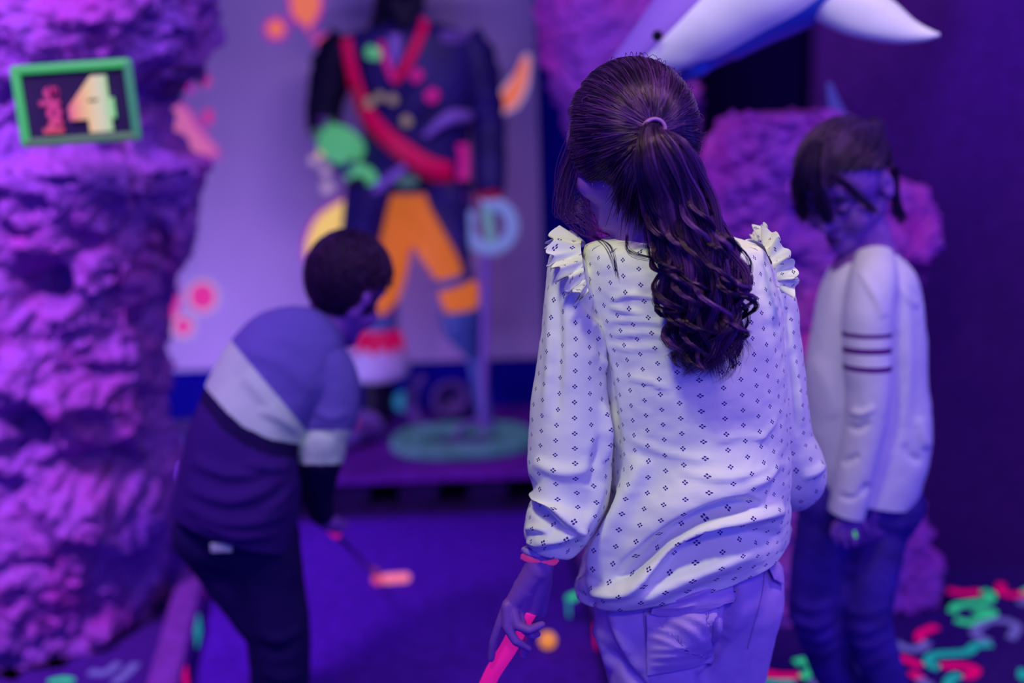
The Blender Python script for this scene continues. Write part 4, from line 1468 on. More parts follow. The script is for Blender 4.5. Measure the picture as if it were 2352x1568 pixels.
def ujoin(parts):
    Vs, Fs, us, n = [], [], [], 0
    for V, F, u in parts:
        Vs.append(V)
        us.append(u)
        Fs += [tuple(int(i) + n for i in f) for f in F]
        n += len(V)
    return np.concatenate(Vs), Fs, np.concatenate(us)


V, F, u = T
blouse = mk('blouse', V, F, M_blouse, girl, uv=u)
for nm, (V, F, u) in (('sleeve', SL), ('sleeve', SR), ('ruffle', RL), ('ruffle', RR)):
    mk(nm, V, F, M_blouse, blouse, uv=u)
# the far front flap of the hem that shows past the right side
fl = [(1760, 1190), (1811, 1192), (1819, 1214), (1813, 1245), (1799, 1270), (1765, 1240)]
mk('front_hem', *slab([W(x, y, Y1 + .02) for x, y in fl], (0, 1, 0), .002), mat('plain_white_cotton', (0.8, 0.8, 0.86), 0.85), blouse, smooth=False)

# --- trousers
M_pants = mat('lilac_cotton_twill', (0.52, 0.34, 0.80), 0.85, spec=0.1, var=0.05, vscale=40, bump=0.12, bscale=500)
pr = [ball(g(1572, 1335), (.125, .098, .10)), capsule(g(1500, 1385, -.004), g(1512, 1600, -.004), .088, .070), capsule(g(1512, 1600, -.004), kneeL, .068, .058), capsule(kneeL, lf + (0, 0, .11), .058, .052),
      capsule(g(1672, 1365, .02), g(1645, 1600, .04), .083, .066), capsule(g(1645, 1600, .04), kneeR, .066, .058), capsule(kneeR, rf + (0, 0, .11), .058, .052), ball(g(1470, 1400, -.03), (.06, .06, .08))]
V, F = blob(pr, 0.0055, 8)
N = orient_out(V, vnormals(V, F))
V = V + N * (.0030 * fbm(V * (16, 16, 14), 4, 0.5, 13))[:, None]
linesP = [([(1690, 1345), (1680, 1420), (1650, 1490), (1612, 1568)], -.016, 12, 14), ([(1630, 1400), (1650, 1450), (1640, 1500), (1600, 1545)], .010, 20, 10), ([(1400, 1400), (1430, 1470), (1470, 1545)], .006, 12, 10),
          ([(1420, 1405), (1470, 1440), (1500, 1520)], .004, 14, 10), ([(1352, 1420), (1385, 1470), (1400, 1540)], .006, 12, 8), ([(1375, 1465), (1395, 1480), (1400, 1500)], -.005, 7, 7),
          ([(1485, 1425), (1550, 1450), (1610, 1500)], .005, 10, 6), ([(1490, 1490), (1550, 1480), (1600, 1470)], .004, 7, 5), ([(1492, 1505), (1560, 1500), (1615, 1500)], .004, 6, 5), ([(1490, 1520), (1560, 1522), (1620, 1515)], .0045, 6, 5),
          ([(1492, 1538), (1550, 1545), (1610, 1535)], .005, 6, 5), ([(1482, 1440), (1510, 1446), (1540, 1452)], .003, 5, 4), ([(1482, 1462), (1515, 1470), (1545, 1482)], .003, 5, 4),
          ([(1400, 1490), (1450, 1550), (1500, 1600)], -.006, 9, 9), ([(1700, 1400), (1735, 1420), (1740, 1480)], .004, 12, 10)]
V = crease(V, N, [(p, a * (1.5 if abs(a) > .0055 else 0), w1, w2) for p, a, w1, w2 in linesP])
pants = mk('trousers', V, F, M_pants, girl)
bvhP = BVHTree.FromPolygons(V.tolist(), F)


def onP(x, y, off):
    r = norm(ray(x, y))
    h = bvhP.ray_cast(Vector(CAMLOC), Vector(r))
    if h[0] is None:
        return None
    return np.array(h[0]) + np.array(h[1]) * off * (1 if np.array(h[1]) @ r < 0 else -1)


def patch(name, TL, TR, BR, BL, off, th, m, parent, n=16, puff=0.0, curve=0.0, lines=()):
    """cloth patch sewn onto the trousers; four pixel corners"""
    V = []
    TL, TR, BR, BL = [np.array(q, float) for q in (TL, TR, BR, BL)]
    last = None
    for i in range(n):
        for j in range(n):
            s, t = j / (n - 1), i / (n - 1)
            p = (TL * (1 - s) + TR * s) * (1 - t) + (BL * (1 - s) + BR * s) * t + np.array((0, curve * math.sin(math.pi * s) * t))
            q = onP(p[0], p[1], off + puff * math.sin(math.pi * s) * math.sin(math.pi * t))
            last = q if q is not None else last
            V.append(last)
    V = np.array(V)
    if lines:
        V = crease(V, norm(CAMLOC - V) * .7 + np.array((0, -.2, .5)), lines, False)
    nn = len(V)
    inner = np.array([v + norm(v - CAMLOC) * th for v in V])
    F = grid_faces(n, n, False, False)
    F = F + [tuple(nn + i for i in f[::-1]) for f in F]
    rim = list(range(n)) + [i * n + n - 1 for i in range(1, n)] + [(n - 1) * n + j for j in range(n - 2, -1, -1)] + [i * n for i in range(n - 2, 0, -1)]
    for i in range(len(rim)):
        a, b = rim[i], rim[(i + 1) % len(rim)]
        F.append((b, a, nn + a, nn + b))
    return mk(name, np.concatenate((V, inner)), F, m, parent)


patch('pocket', (1482, 1408), (1648, 1362), (1632, 1520), (1488, 1545), .0065, .009, M_pants, pants, n=60, puff=.014, lines=[([(1484, 1438), (1520, 1448), (1560, 1462)], .0032, 9, 7), ([(1486, 1462), (1525, 1474), (1580, 1500)], .0034, 9, 7), ([(1488, 1492), (1540, 1494), (1600, 1490)], .003, 8, 7), ([(1489, 1512), (1540, 1512), (1610, 1505)], .0034, 8, 7), ([(1490, 1530), (1550, 1530), (1620, 1518)], .0034, 8, 7), ([(1530, 1420), (1580, 1450), (1625, 1490)], .005, 14, 9), ([(1560, 1410), (1610, 1430), (1640, 1460)], .004, 14, 9)])
patch('pocket_flap', (1508, 1378), (1668, 1318), (1674, 1372), (1492, 1402), .013, .009, M_pants, pants, n=40, puff=.005, curve=16, lines=[([(1530, 1385), (1590, 1372), (1650, 1345)], .005, 7, 5), ([(1510, 1398), (1560, 1398), (1600, 1390)], .004, 6, 4)])
patch('pocket_flap', (1752, 1300), (1786, 1288), (1790, 1345), (1766, 1330), .008, .006, M_pants, pants, puff=.003)
for pl in ([(1478, 1402), (1482, 1450), (1488, 1500), (1494, 1548)], [(1755, 1312), (1748, 1370), (1732, 1430), (1716, 1488)]):
    P = [onP(x, y, .0015) for x, y in crom(np.array(pl, float), 24)]
    P = [p for p in P if p is not None]
    mk('seam', *tube(P, .0009, 6, 60), mat('seam_thread', (0.40, 0.26, 0.66), 0.8), pants)
shoe(girl, lf, (-.05, 1), M_shoe)
shoe(girl, rf, (.1, 1), M_shoe)

# --- wrist bands
wc = h3(1239, 1283, .008)
wd = norm(h3(1237, 1305, 0) - g(1246, 1240, -.055))
wa = norm(np.cross(wd, (0, 1, 0)))
wb = np.cross(wa, wd)
for nm, s, rr_, mm in (('wristband', .0, .0236, neon('pink_wristband', (0.50, 0.03, 0.30), 0.55)), ('wristband', .009, .0240, mat('clear_wristband', (0.36, 0.26, 0.70), 0.3))):
    P = [wc - wd * s + wa * rr_ * math.cos(a) + wb * rr_ * math.sin(a) for a in np.linspace(0, 2 * math.pi, 33)]
    mk(nm, *tube(P, .0044, 8, 80, cap=False, flat=0.45), mm, girl)

# --- putter in her hand
ga, gb = h3(1216, 1400, .006), h3(1102, 1600, .010)
gd = norm(gb - ga)
foot = ga + gd * ((ga[2] - 0.012) / -gd[2])
put = empty('putter', (foot[0], foot[1], 0), 'putter with neon pink grip held by the girl in the print blouse', 'putter')
P = [ga + gd * t for t in np.linspace(0, .24, 30)]
V, F = tube(P, np.linspace(.0128, .0098, 30), 24, 120)
N = vnormals(V, F)
V = V + N * (.0010 * np.sin(V @ gd * 150 + V[:, 0] * 160))[:, None]
M_grip = mat('neon_pink_grip', (0.62, 0.005, 0.24), 0.45, emit=0.55, ecol=(0.75, 0.01, 0.30), spec=0.4)
mk('grip', V, F, M_grip, put)
M_shaft = mat('dark_steel_shaft', (0.08, 0.05, 0.22), 0.3, metal=0.6)
mk('shaft', *tube([ga + gd * .23, foot], .0045, 10, 4), M_shaft, put)
hv, hf = box(foot + np.array((.02, -.02, .002)), (.10, .022, .024), bev=.006)
mk('club_head', hv, hf, neon('pink_club_head', (0.8, 0.08, 0.16), 0.8), put)

# --- hair
TIE = g(1498, 298, -.088)
Hc = g(1454, 308, 0.0)
HR = np.array((.0865, .093, .0975))
Hax = frame((-0.12, 1, 0), (-.05, 0, 1))


def onH(d, lift=0.0):
    d = norm(d)
    return Hc + ((d * (HR + lift)) @ Hax)


def dirH(p):
    return norm(((np.asarray(p) - Hc) @ Hax.T) / HR)


tdir = dirH(TIE)
capV, capF = ball((0, 0, 0), 1, 40, 60)
capV = norm(capV)
keep = []
dark = lambda d: not (d[1] > 0.22 and d[2] < 0.25) and not d[2] < -0.86 and not (d[2] < -0.60 and d[0] < .1 and d[1] > -.5)
F = [f for f in capF if all(dark(capV[i]) for i in f)]
capW = np.array([onH(d, -.003) for d in capV])
mk('hair_cap', capW, F, M_hairbase, girl)
paths, rnd = [], []
for i in range(3400):
    # start on the hairline rim or anywhere over the skull, comb towards the tie
    for _ in range(20):
        d = norm(RNG.normal(size=3))
        if dark(d):
            break
    ang = math.acos(np.clip(d @ tdir, -1, 1))
    ax = norm(np.cross(d, tdir))
    st = RNG.random() * 0.25
    lift = .0005 + .0032 * RNG.random()
    tw = (RNG.random() - .5) * .10
    pts = []
    for t in np.linspace(st, 1, 20):
        a = ang * t
        v = d * math.cos(a) + np.cross(ax, d) * math.sin(a) + ax * (ax @ d) * (1 - math.cos(a))
        v = norm(v + ax * tw * math.sin(math.pi * t))
        p = onH(v, lift * (1 - .3 * t))
        pts.append(p * (1 - t ** 6) + (TIE + (p - TIE) * .35) * t ** 6)
    paths.append(pts)
    rnd.append(np.clip(0.5 + 0.45 * vnoise(np.array([d * 5]), 3)[0] + (RNG.random() - .5) * .45, 0, 1))
V, F, uv = strands(paths, .00052, 3, np.array(rnd))
hair = mk('hair', V, F, M_hair1, girl, uv=uv)
# elastic
td = norm(TIE - Hc)
ea = norm(np.cross(td, (0, 0, 1)))
eb = np.cross(ea, td)
for k in range(3):
    P = [TIE + td * (.004 + .0035 * k) + ea * (.0135) * math.cos(a) + eb * .0125 * math.sin(a) for a in np.linspace(0, 2 * math.pi, 30)]
    mk('hair_elastic', *tube(P, .0024, 8, 70, cap=False), mat('lilac_elastic', (0.36, 0.14, 0.56), 0.7), girl)
# ponytail: lock guides, strands gathered to their lock, curls towards the ends
spine = np.array([(1498, 300, -.088), (1500, 318, -.112), (1520, 370, -.122), (1548, 450, -.112), (1578, 540, -.116), (1606, 630, -.128), (1622, 715, -.128), (1622, 800, -.126), (1606, 880, -.124)])
SPN = np.array([g(*s) for s in spine])
wid = np.array([.010, .018, .038, .043, .045, .047, .046, .036, .018])
dep = np.array([.010, .016, .022, .022, .022, .022, .020, .016, .010])
KS = crom(np.concatenate((SPN, wid[:, None], dep[:, None]), 1), 44)
C, Wd, Dp = KS[:, :3], KS[:, 3], KS[:, 4]
Tn = norm(np.gradient(C, axis=0))
Sx = norm(np.cross(Tn, (0, -1, 0)))
Sy = np.cross(Sx, Tn)
tt = np.linspace(0, 1, 44)
paths, rnd = [], []
NL = 84
for l in range(NL):
    r, a = math.sqrt(RNG.random()), RNG.random() * 2 * math.pi
    ox, oy = r * math.cos(a), r * math.sin(a)
    ph, fr, tone = RNG.random() * 6.28, 1.6 + RNG.random() * 1.6, RNG.random()
    ca = .008 + .017 * RNG.random()
    end = 0.70 + 0.30 * RNG.random() ** 0.6
    dr = (RNG.random() - .5) * .9
    for k in range(40):
        jx, jy = RNG.normal() * .0032, RNG.normal() * .0032
        e = end * (1 - .10 * RNG.random())
        u = tt * e
        ci = u * 43
        i0 = np.minimum(ci.astype(int), 42)
        f = (ci - i0)[:, None]
        c = C[i0] * (1 - f) + C[i0 + 1] * f
        sx = Sx[i0]
        sy = Sy[i0]
        w = Wd[i0] * (1 - f[:, 0]) + Wd[i0 + 1] * f[:, 0]
        dpt = Dp[i0] * (1 - f[:, 0]) + Dp[i0 + 1] * f[:, 0]
        curl = np.clip((u - .42) / .5, 0, 1) ** 1.4
        wav = .0022 * np.sin(u * 26 + ph) * np.clip(u * 3, 0, 1)
        X = (ox * np.cos(dr * u) - oy * np.sin(dr * u)) * w + wav + ca * curl * np.sin(2 * math.pi * fr * u * 1.5 + ph) + jx * (0.5 + u * .7)
        Yy = (ox * np.sin(dr * u) + oy * np.cos(dr * u)) * dpt + ca * .6 * curl * np.cos(2 * math.pi * fr * u * 1.5 + ph) + jy * (0.5 + u * .5)
        paths.append(c + sx * X[:, None] + sy * Yy[:, None])
        rnd.append(np.clip(tone * .75 + RNG.random() * .25, 0, 1))
# separate curls around the outside
for l in range(26):
    a = 2 * math.pi * l / 26 + RNG.random() * .2
    t0, t1 = .30 + .2 * RNG.random(), .78 + .22 * RNG.random()
    ph, fr, R0, tone = RNG.random() * 6.28, 2.0 + RNG.random() * 1.5, .010 + .010 * RNG.random(), RNG.random()
    for k in range(26):
        j = RNG.normal(size=2) * .0016
        u = t0 + (t1 - t0) * tt
        ci = np.minimum(u * 43, 42.999)
        i0 = ci.astype(int)
        f = (ci - i0)[:, None]
        c = C[i0] * (1 - f) + C[i0 + 1] * f
        loc = np.clip((u - t0) * 4, 0, 1)
        X = Wd[i0] * math.cos(a) * (.85 + .1 * loc) + R0 * loc * np.cos(2 * math.pi * fr * tt + ph) + j[0]
        Yy = Dp[i0] * math.sin(a) * (.9 + .3 * loc) + R0 * loc * np.sin(2 * math.pi * fr * tt + ph) + j[1]
        paths.append(c + Sx[i0] * X[:, None] + Sy[i0] * Yy[:, None])
        rnd.append(np.clip(tone * .8 + RNG.random() * .25, 0, 1))
V, F, uv = strands(paths, .00055, 3, np.array(rnd))
mk('ponytail', V, F, M_hair1, girl, uv=uv)
# hair at the nape swept up to the tie, flyaways, loose hair by the face
paths, rnd = [], []
for i in range(1500):
    s = RNG.random()
    a = np.array((1405 + 195 * s + RNG.normal() * 10, 440 + 55 * math.sin(s * 3) + RNG.normal() * 28))
    A_, B_ = g(a[0], a[1], -.070 - .01 * RNG.random()), g((a[0] + 1498) / 2 + RNG.normal() * 6 + (a[0] - 1498) * .12, (a[1] + 320) / 2, -.098)
    paths.append(crom(np.array((A_, B_, TIE + (RNG.normal(size=3) * .004))), 14))
    rnd.append(RNG.random() * .8)
for i in range(80):
    s = RNG.random()
    x0, y0 = 1306 + 24 * s, 300 + 60 * RNG.random()
    b = RNG.random()
    pts = [g(x0 + 8, y0 - 20, .0), g(x0 - 6 - 24 * b + RNG.normal() * 6, y0 + 70, .02), g(x0 - 14 - 22 * b + RNG.normal() * 9, y0 + 150, .03), g(x0 - 2 - 8 * b + 60 * s + RNG.normal() * 12, 480 + RNG.normal() * 25, .03), g(x0 + 30 + 80 * s + RNG.normal() * 14, 545 + RNG.normal() * 14, .03)]
    paths.append(crom(np.array(pts), 14))
    rnd.append(.5 + .5 * RNG.random())
for i in range(70):
    d = norm(RNG.normal(size=3) * (1, .4, 1) + (0.3, -.2, .35))
    if not dark(d):
        continue
    ax = norm(RNG.normal(size=3))
    pts = []
    for t in np.linspace(0, 1, 14):
        v = norm(d + np.cross(ax, d) * .18 * t)
        pts.append(onH(v, .002 + .007 * math.sin(math.pi * t) * RNG.random() ** .1))
    paths.append(pts)
    rnd.append(.6 + .4 * RNG.random())
for (x0, y0, x1, y1, x2, y2) in ((1640, 520, 1722, 600, 1700, 690), (1650, 540, 1725, 640, 1690, 700), (1480, 520, 1500, 600, 1560, 680), (1440, 540, 1450, 580, 1540, 600), (1360, 540, 1400, 570, 1420, 640), (1630, 640, 1716, 720, 1700, 780), (1600, 800, 1560, 780, 1545, 700)):
    for k in range(9):
        j = RNG.normal(size=6) * 3
        paths.append(crom(np.array((g(x0 + j[0], y0 + j[1], -.12), g(x1 + j[2], y1 + j[3], -.112), g(x2 + j[4], y2 + j[5], -.108))), 14))
        rnd.append(RNG.random() * .4)
V, F, uv = strands(paths, .00042, 3, np.array(rnd))
mk('loose_hair', V, F, M_hair1, girl, uv=uv)

# ------------------------------------------------------------------ the boy bent over his putt
YB = 2.15
SB = 1 / 1150.0


def b(x, y, Y=YB):
    return W(x, y, Y)


boy = empty('person', (b(640, 1600)[0], YB, 0), 'boy in colour block sweatshirt and dark trousers, bent over his putt', 'person')
AB = frame((0.42, 0.70, -0.58), (0.30, 0.35, 0.9))
hcb = b(795, 650, 2.26)
hpB, qB = head_prims(hcb, AB, 0.98)
aL, aR = np.array((b(640, 1690)[0] - .03, YB + .06, .09)), np.array((b(668, 1690)[0], YB - .01, .09))
wr = b(738, 1178, 2.28)
pr = hpB + [capsule(hcb + np.array((-.02, -.01, -.07)), b(690, 800, 2.22), .043, .048), capsule(b(690, 800, 2.22), b(540, 1180, 2.12), .075, .08), capsule(b(760, 870, 2.20), b(740, 1020, 2.16), .033, .028), capsule(b(740, 1020, 2.16), wr, .026, .019),
            capsule(b(620, 790, 2.27), b(690, 1000, 2.33), .033, .028), capsule(b(690, 1000, 2.33), b(728, 1165, 2.30), .026, .019),
            capsule(b(510, 1250, 2.13), b(620, 1450), .05, .036), capsule(b(620, 1450), aL, .04, .03), capsule(b(600, 1250, 2.12), b(655, 1440), .06, .042), capsule(b(655, 1440), aR, .04, .03),
            capsule(aL - (0, 0, .02), aL + (.06, .05, -.03), .026, .02), capsule(aR - (0, 0, .02), aR + (.06, .05, -.03), .026, .02)]
# hands around the grip
hand0 = wr + np.array((.004, .012, -.016))
pr += [capsule(wr, hand0 + (.006, .008, -.02), .018, .016), capsule(b(728, 1165, 2.30), hand0 + (.0, .016, -.01), .018, .015)]
Vb, Fb = blob(pr, .0075, 5)
fing = []
sdir = norm(np.array((.36, .70, -.48)))
for k in range(4):
    c = hand0 + sdir * (.012 + .013 * k)
    arc = [c + np.array((-.020 * math.cos(a), 0, 0)) + np.array((0, -.55, -.8)) * .020 * math.sin(a) for a in np.linspace(-.3, 3.0, 5)]
    for i in range(4):
        fing.append(capsule(arc[i], arc[i + 1], .0072 - .0004 * i, .0068 - .0004 * i, 10, 4))
fing.append(capsule(hand0 + (.006, -.01, 0), hand0 + sdir * .05 + (.004, -.012, .004), .009, .0065))
fing.append(capsule(hand0, hand0 + sdir * .05, .015, .012))
Vf, Ff = blob(fing, .003, 3)
mk('body', *join([(Vb, Fb), (Vf, Ff)]), M_skin, boy)

M_swp = mat('lilac_sweatshirt', (0.10, 0.085, 0.38), 0.9, spec=0.08, bump=0.1, bscale=500)
M_sww = mat('white_sweatshirt', (0.38, 0.54, 0.52), 0.9, spec=0.08, bump=0.1, bscale=500)
M_swk = mat('black_sweatshirt', (0.012, 0.006, 0.06), 0.95, spec=0.05)
M_swd = mat('navy_sweatshirt', (0.030, 0.009, 0.14), 0.9, spec=0.08, bump=0.1, bscale=500)
rowsB = [(396, 1168, 668, 1262, 2.10, .105), (410, 1090, 682, 1190, 2.11, .115), (430, 1000, 690, 1110, 2.13, .118), (460, 925, 690, 1050, 2.15, .118), (486, 860, 706, 1000, 2.17, .112),
         (525, 790, 745, 960, 2.19, .108), (572, 738, 796, 925, 2.21, .10), (617, 712, 808, 880, 2.22, .088), (662, 707, 790, 830, 2.23, .068), (706, 727, 772, 798, 2.24, .05)]
nB, mB = 300, 250
V, F, uv = loft(rowsB, nB, mB, 2.2, False)
N = orient_out(V, vnormals(V, F))
V = V + N * (.005 * fbm(V * (12, 12, 12), 4, 0.5, 61))[:, None]
V = crease(V, N, [([(430, 1120), (520, 1150), (600, 1130), (670, 1080)], .010, 22, 14), ([(420, 1160), (520, 1200), (620, 1190), (670, 1150)], .009, 20, 14), ([(440, 1060), (520, 1090), (600, 1090)], .008, 18, 12),
                  ([(560, 1060), (620, 1075), (670, 1065)], .008, 16, 12), ([(450, 1200), (540, 1232), (640, 1225)], .008, 14, 10), ([(600, 1180), (650, 1140), (680, 1100)], .007, 14, 12),
                  ([(560, 860), (620, 930), (680, 985)], .008, 22, 16), ([(560, 800), (640, 830), (720, 900)], .005, 24, 20), ([(590, 940), (640, 965), (690, 1000)], .006, 12, 10), ([(620, 760), (680, 800), (730, 860)], .004, 24, 20)])
N = orient_out(V, vnormals(V, F))
pc_ = PX(V)
fc_ = np.array([pc_[list(f)].mean(0) for f in F])


def ycurve(pts, x):
    P = np.array(pts, float)
    return np.interp(x, P[:, 0], P[:, 1])


topw = ycurve([(380, 600), (528, 780), (705, 990), (740, 1035)], fc_[:, 0])
botw = ycurve([(380, 700), (474, 892), (520, 945), (560, 980), (620, 1008), (690, 1020)], fc_[:, 0])
botk = ycurve([(380, 760), (462, 925), (510, 985), (560, 1022), (620, 1045), (700, 1055)], fc_[:, 0])
idx = np.where(fc_[:, 1] < topw, 0, np.where(fc_[:, 1] < botw, 1, np.where(fc_[:, 1] < botk, 2, 3)))
sV, sF, suv = shell(V, F, uv, nB, mB, .003)
sidx = np.concatenate((idx, idx, np.full(2 * mB, 3)))
swt = mk('sweatshirt', sV, sF, [M_swp, M_sww, M_swk, M_swd], boy, idx=sidx)
P = [b(705, 800, 2.20), b(742, 856, 2.19), b(765, 925, 2.17), b(745, 995, 2.15), b(735, 1032, 2.15), b(729, 1080, 2.18), b(731, 1125, 2.22), b(737, 1180, 2.275)]
V, F = tube(P, np.array((60, 72, 64, 56, 57, 50, 38, 31)) * SB, 90, 220, cap=False)
N = orient_out(V, vnormals(V, F))
V = V + N * (.005 * fbm(V * 16, 3, 0.5, 66))[:, None]
V = crease(V, N, [([(680, 1010), (720, 990), (770, 1000)], -.007, 10, 10), ([(690, 1060), (740, 1075), (785, 1055)], .006, 10, 8), ([(720, 940), (760, 960), (800, 945)], .005, 14, 12)])
pc_ = PX(V)
fc_ = np.array([pc_[list(f)].mean(0) for f in F])
idx = np.where(fc_[:, 1] < 988, 0, np.where(fc_[:, 1] < 1066, 1, 2))
mk('sleeve', V, F, [M_swp, M_sww, M_swk], swt, idx=idx)
P = [b(625, 790, 2.26), b(680, 930, 2.33), b(700, 1040, 2.34), b(726, 1160, 2.305)]
mk('sleeve', *tube(P, np.array((66, 56, 48, 30)) * SB, 40, 50), [M_swd], swt)
mk('collar', *tube([b(700, 800, 2.17), b(742, 742, 2.20), b(785, 800, 2.21)], .010, 10, 30), M_swp, swt)
M_trk = mat('dark_navy_trousers', (0.012, 0.006, 0.075), 0.9, spec=0.08)
pr = [capsule(b(480, 1225, 2.12), b(600, 1235, 2.12), 84 * SB, 90 * SB), capsule(b(490, 1240), b(560, 1335), 80 * SB, 80 * SB), capsule(b(560, 1335), b(628, 1455), 80 * SB, 64 * SB), capsule(b(628, 1455), aL, 62 * SB, 48 * SB),
      capsule(b(600, 1270, 2.12), b(640, 1400, 2.12), 92 * SB, 72 * SB), capsule(b(640, 1400, 2.12), b(652, 1480, 2.12), 72 * SB, 62 * SB), capsule(b(652, 1480, 2.12), aR, 61 * SB, 48 * SB)]
V, F = blob(pr, .0075, 8)
N = orient_out(V, vnormals(V, F))
V = V + N * (.006 * fbm(V * 12, 4, 0.5, 71))[:, None]
V = crease(V, N, [([(590, 1480), (630, 1500), (690, 1470)], -.008, 12, 10), ([(580, 1440), (640, 1470), (700, 1440)], .007, 14, 12), ([(600, 1540), (650, 1560), (700, 1540)], .007, 12, 10), ([(640, 1260), (670, 1300), (665, 1340)], .006, 12, 10)])
tr = mk('trousers', V, F, M_trk, boy)
mk('label_tag', *box(b(508, 1257, 2.005), (.040, .004, .018), bev=.001), M_sww, tr)
shoe(boy, aL, (.6, .6), M_shoe)
shoe(boy, aR, (.6, .6), M_shoe)


def short_hair(parent, c, A, s, dark, n, m, rad, grow, crown, name='hair', ln=(.02, .05)):
    R = np.array((.0785, .094, .090)) * s
    cV, cF = ball((0, 0, 0), 1, 36, 54)
    cV = norm(cV)
    off = np.array((0, 0, .016)) * s

    def on(d, lift):
        return c + (off + norm(d) * (R + lift)) @ A
    F = [f for f in cF if all(dark(cV[i]) for i in f)]
    mk('hair_cap', np.array([on(d, .004) for d in cV]), F, M_hairbase, parent)
    crown = norm(np.array(crown, float))
    ps, rn = [], []
    while len(ps) < n:
        d = norm(RNG.normal(size=3))
        if not dark(d):
            continue
        t = d - crown * (d @ crown)
        t = norm(t + RNG.normal(size=3) * .25)
        L = (ln[0] + (ln[1] - ln[0]) * RNG.random()) / .085
        pts = []
        for k in np.linspace(0, 1, 8):
            v = norm(d + t * L * k - d * .12 * (L * k) ** 2)
            pts.append(on(v, .002 + grow * math.sin(min(1, k * 1.3) * 1.4)))
        ps.append(pts)
        rn.append(RNG.random())
    V, F, uv = strands(ps, rad, 3, np.array(rn))
    mk(name, V, F, m, parent, uv=uv)
    return on


def darkB(d):
    if d[1] > .42 and d[2] < .5:
        return False
    p = PX(hcb + (np.array((0, 0, .016)) * .98 + d * np.array((.0785, .094, .090)) * .98) @ AB)
    return not (p[1] > 728 and p[0] < 850) and not (p[0] >= 850 and p[1] > 668)



short_hair(boy, hcb, AB, .98, darkB, 2600, M_hair3, 
           .0011, .006, (0, -.35, 1), ln=(.03, .06))

# his putter
ph = G(868, 1330, .0185)
gtop = hand0 - sdir * .02
bput = empty('putter', (ph[0], ph[1], 0), 'putter with glowing coral head, held by the bending boy', 'putter')
axs = norm(ph - gtop)
mk('grip', *tube([gtop, gtop + axs * .2], [.012, .010], 14, 4), M_grip, bput)
mk('shaft', *tube([gtop + axs * .19, ph + (0, 0, .01)], .0055, 10, 4), mat('blue_steel_shaft', (0.03, 0.02, 0.20), 0.35, metal=.3), bput)
hx = norm(G(945, 1325, .0185) - ph)
M_head = neon('coral_club_head', (0.95, 0.20, 0.30), 0.85)
mk('club_head', *capsule(ph + hx * .022, ph + hx * .078, .0135, .0135), M_head, bput)
mk('club_heel', *ball(ph, (.017, .017, .0138)), neon('pink_club_heel', (0.80, 0.08, 0.20), .8), bput)
mk('club_neck', *capsule(ph + (0, 0, .008), ph + (-.004, -.006, .030), .008, .007), neon('red_club_neck', (0.45, 0.05, 0.16), .6), bput)

# golf ball on the lane
gbp = G(1258, 1470, .0225 + .004)
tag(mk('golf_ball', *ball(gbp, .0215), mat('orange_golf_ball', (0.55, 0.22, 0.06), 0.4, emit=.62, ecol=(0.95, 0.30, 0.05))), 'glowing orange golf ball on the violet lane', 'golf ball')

# ------------------------------------------------------------------ the girl with striped sleeves
Y2 = 2.12
S2 = 1 / 1195.0


def k2(x, y, dy=0.0):
    return W(x, y, Y2 + dy)


gl2 = empty('person', (k2(1960, 1500)[0], Y2, 0), 'girl in white top with three dark sleeve stripes and jeans, looking down', 'person')
A2 = frame((-0.60, -0.58, -0.50), (-.02, .02, 1))
s2 = 1.03
hc2 = k2(1940, 408, -.01)
hp2, q2 = head_prims(hc2, A2, s2)
fl_, fr_ = np.array((k2(1985, 1690)[0], Y2 + .03, .09)), np.array((k2(2015, 1690)[0] + .02, Y2 - .06, .09))
fl_[0] -= .01
pr = hp2 + [capsule(k2(1965, 450, .02), k2(2005, 600, .01), .042, .047), capsule(k2(1965, 660), k2(2040, 660), .04, .04), capsule(k2(1995, 640), k2(1985, 1000), .075, .078), capsule(k2(1985, 1000), k2(1975, 1160), .08, .085),
            capsule(k2(2010, 650, -.08), k2(1992, 900, -.10), .034, .027), capsule(k2(1992, 900, -.10), k2(1941, 1180, -.10), .026, .019), capsule(k2(1960, 660, .10), k2(1925, 900, .13), .034, .027), capsule(k2(1925, 900, .13), k2(1890, 1120, .10), .026, .019),
            capsule(k2(1905, 1160), k2(1866, 1410), .05, .042), capsule(k2(1866, 1410), fl_, .04, .029), capsule(k2(2030, 1190, -.01), k2(1997, 1420, -.02), .052, .042), capsule(k2(1997, 1420, -.02), fr_, .04, .029),
            capsule(fl_ - (0, 0, .02), fl_ + (-.06, -.05, -.03), .026, .02), capsule(fr_ - (0, 0, .02), fr_ + (-.06, -.05, -.03), .026, .02), capsule(k2(1890, 1120, .10), k2(1880, 1180, .09), .018, .012)]
Vb, Fb = blob(pr, .0045, 5)
Vb = face_dents(Vb, q2, s2)


def c2(pts, rad):
    return [capsule(k2(pts[i][0], pts[i][1], -.10 + pts[i][2]), k2(pts[i + 1][0], pts[i + 1][1], -.10 + pts[i + 1][2]), rad[i], rad[i + 1], 10, 4) for i in range(len(pts) - 1)]


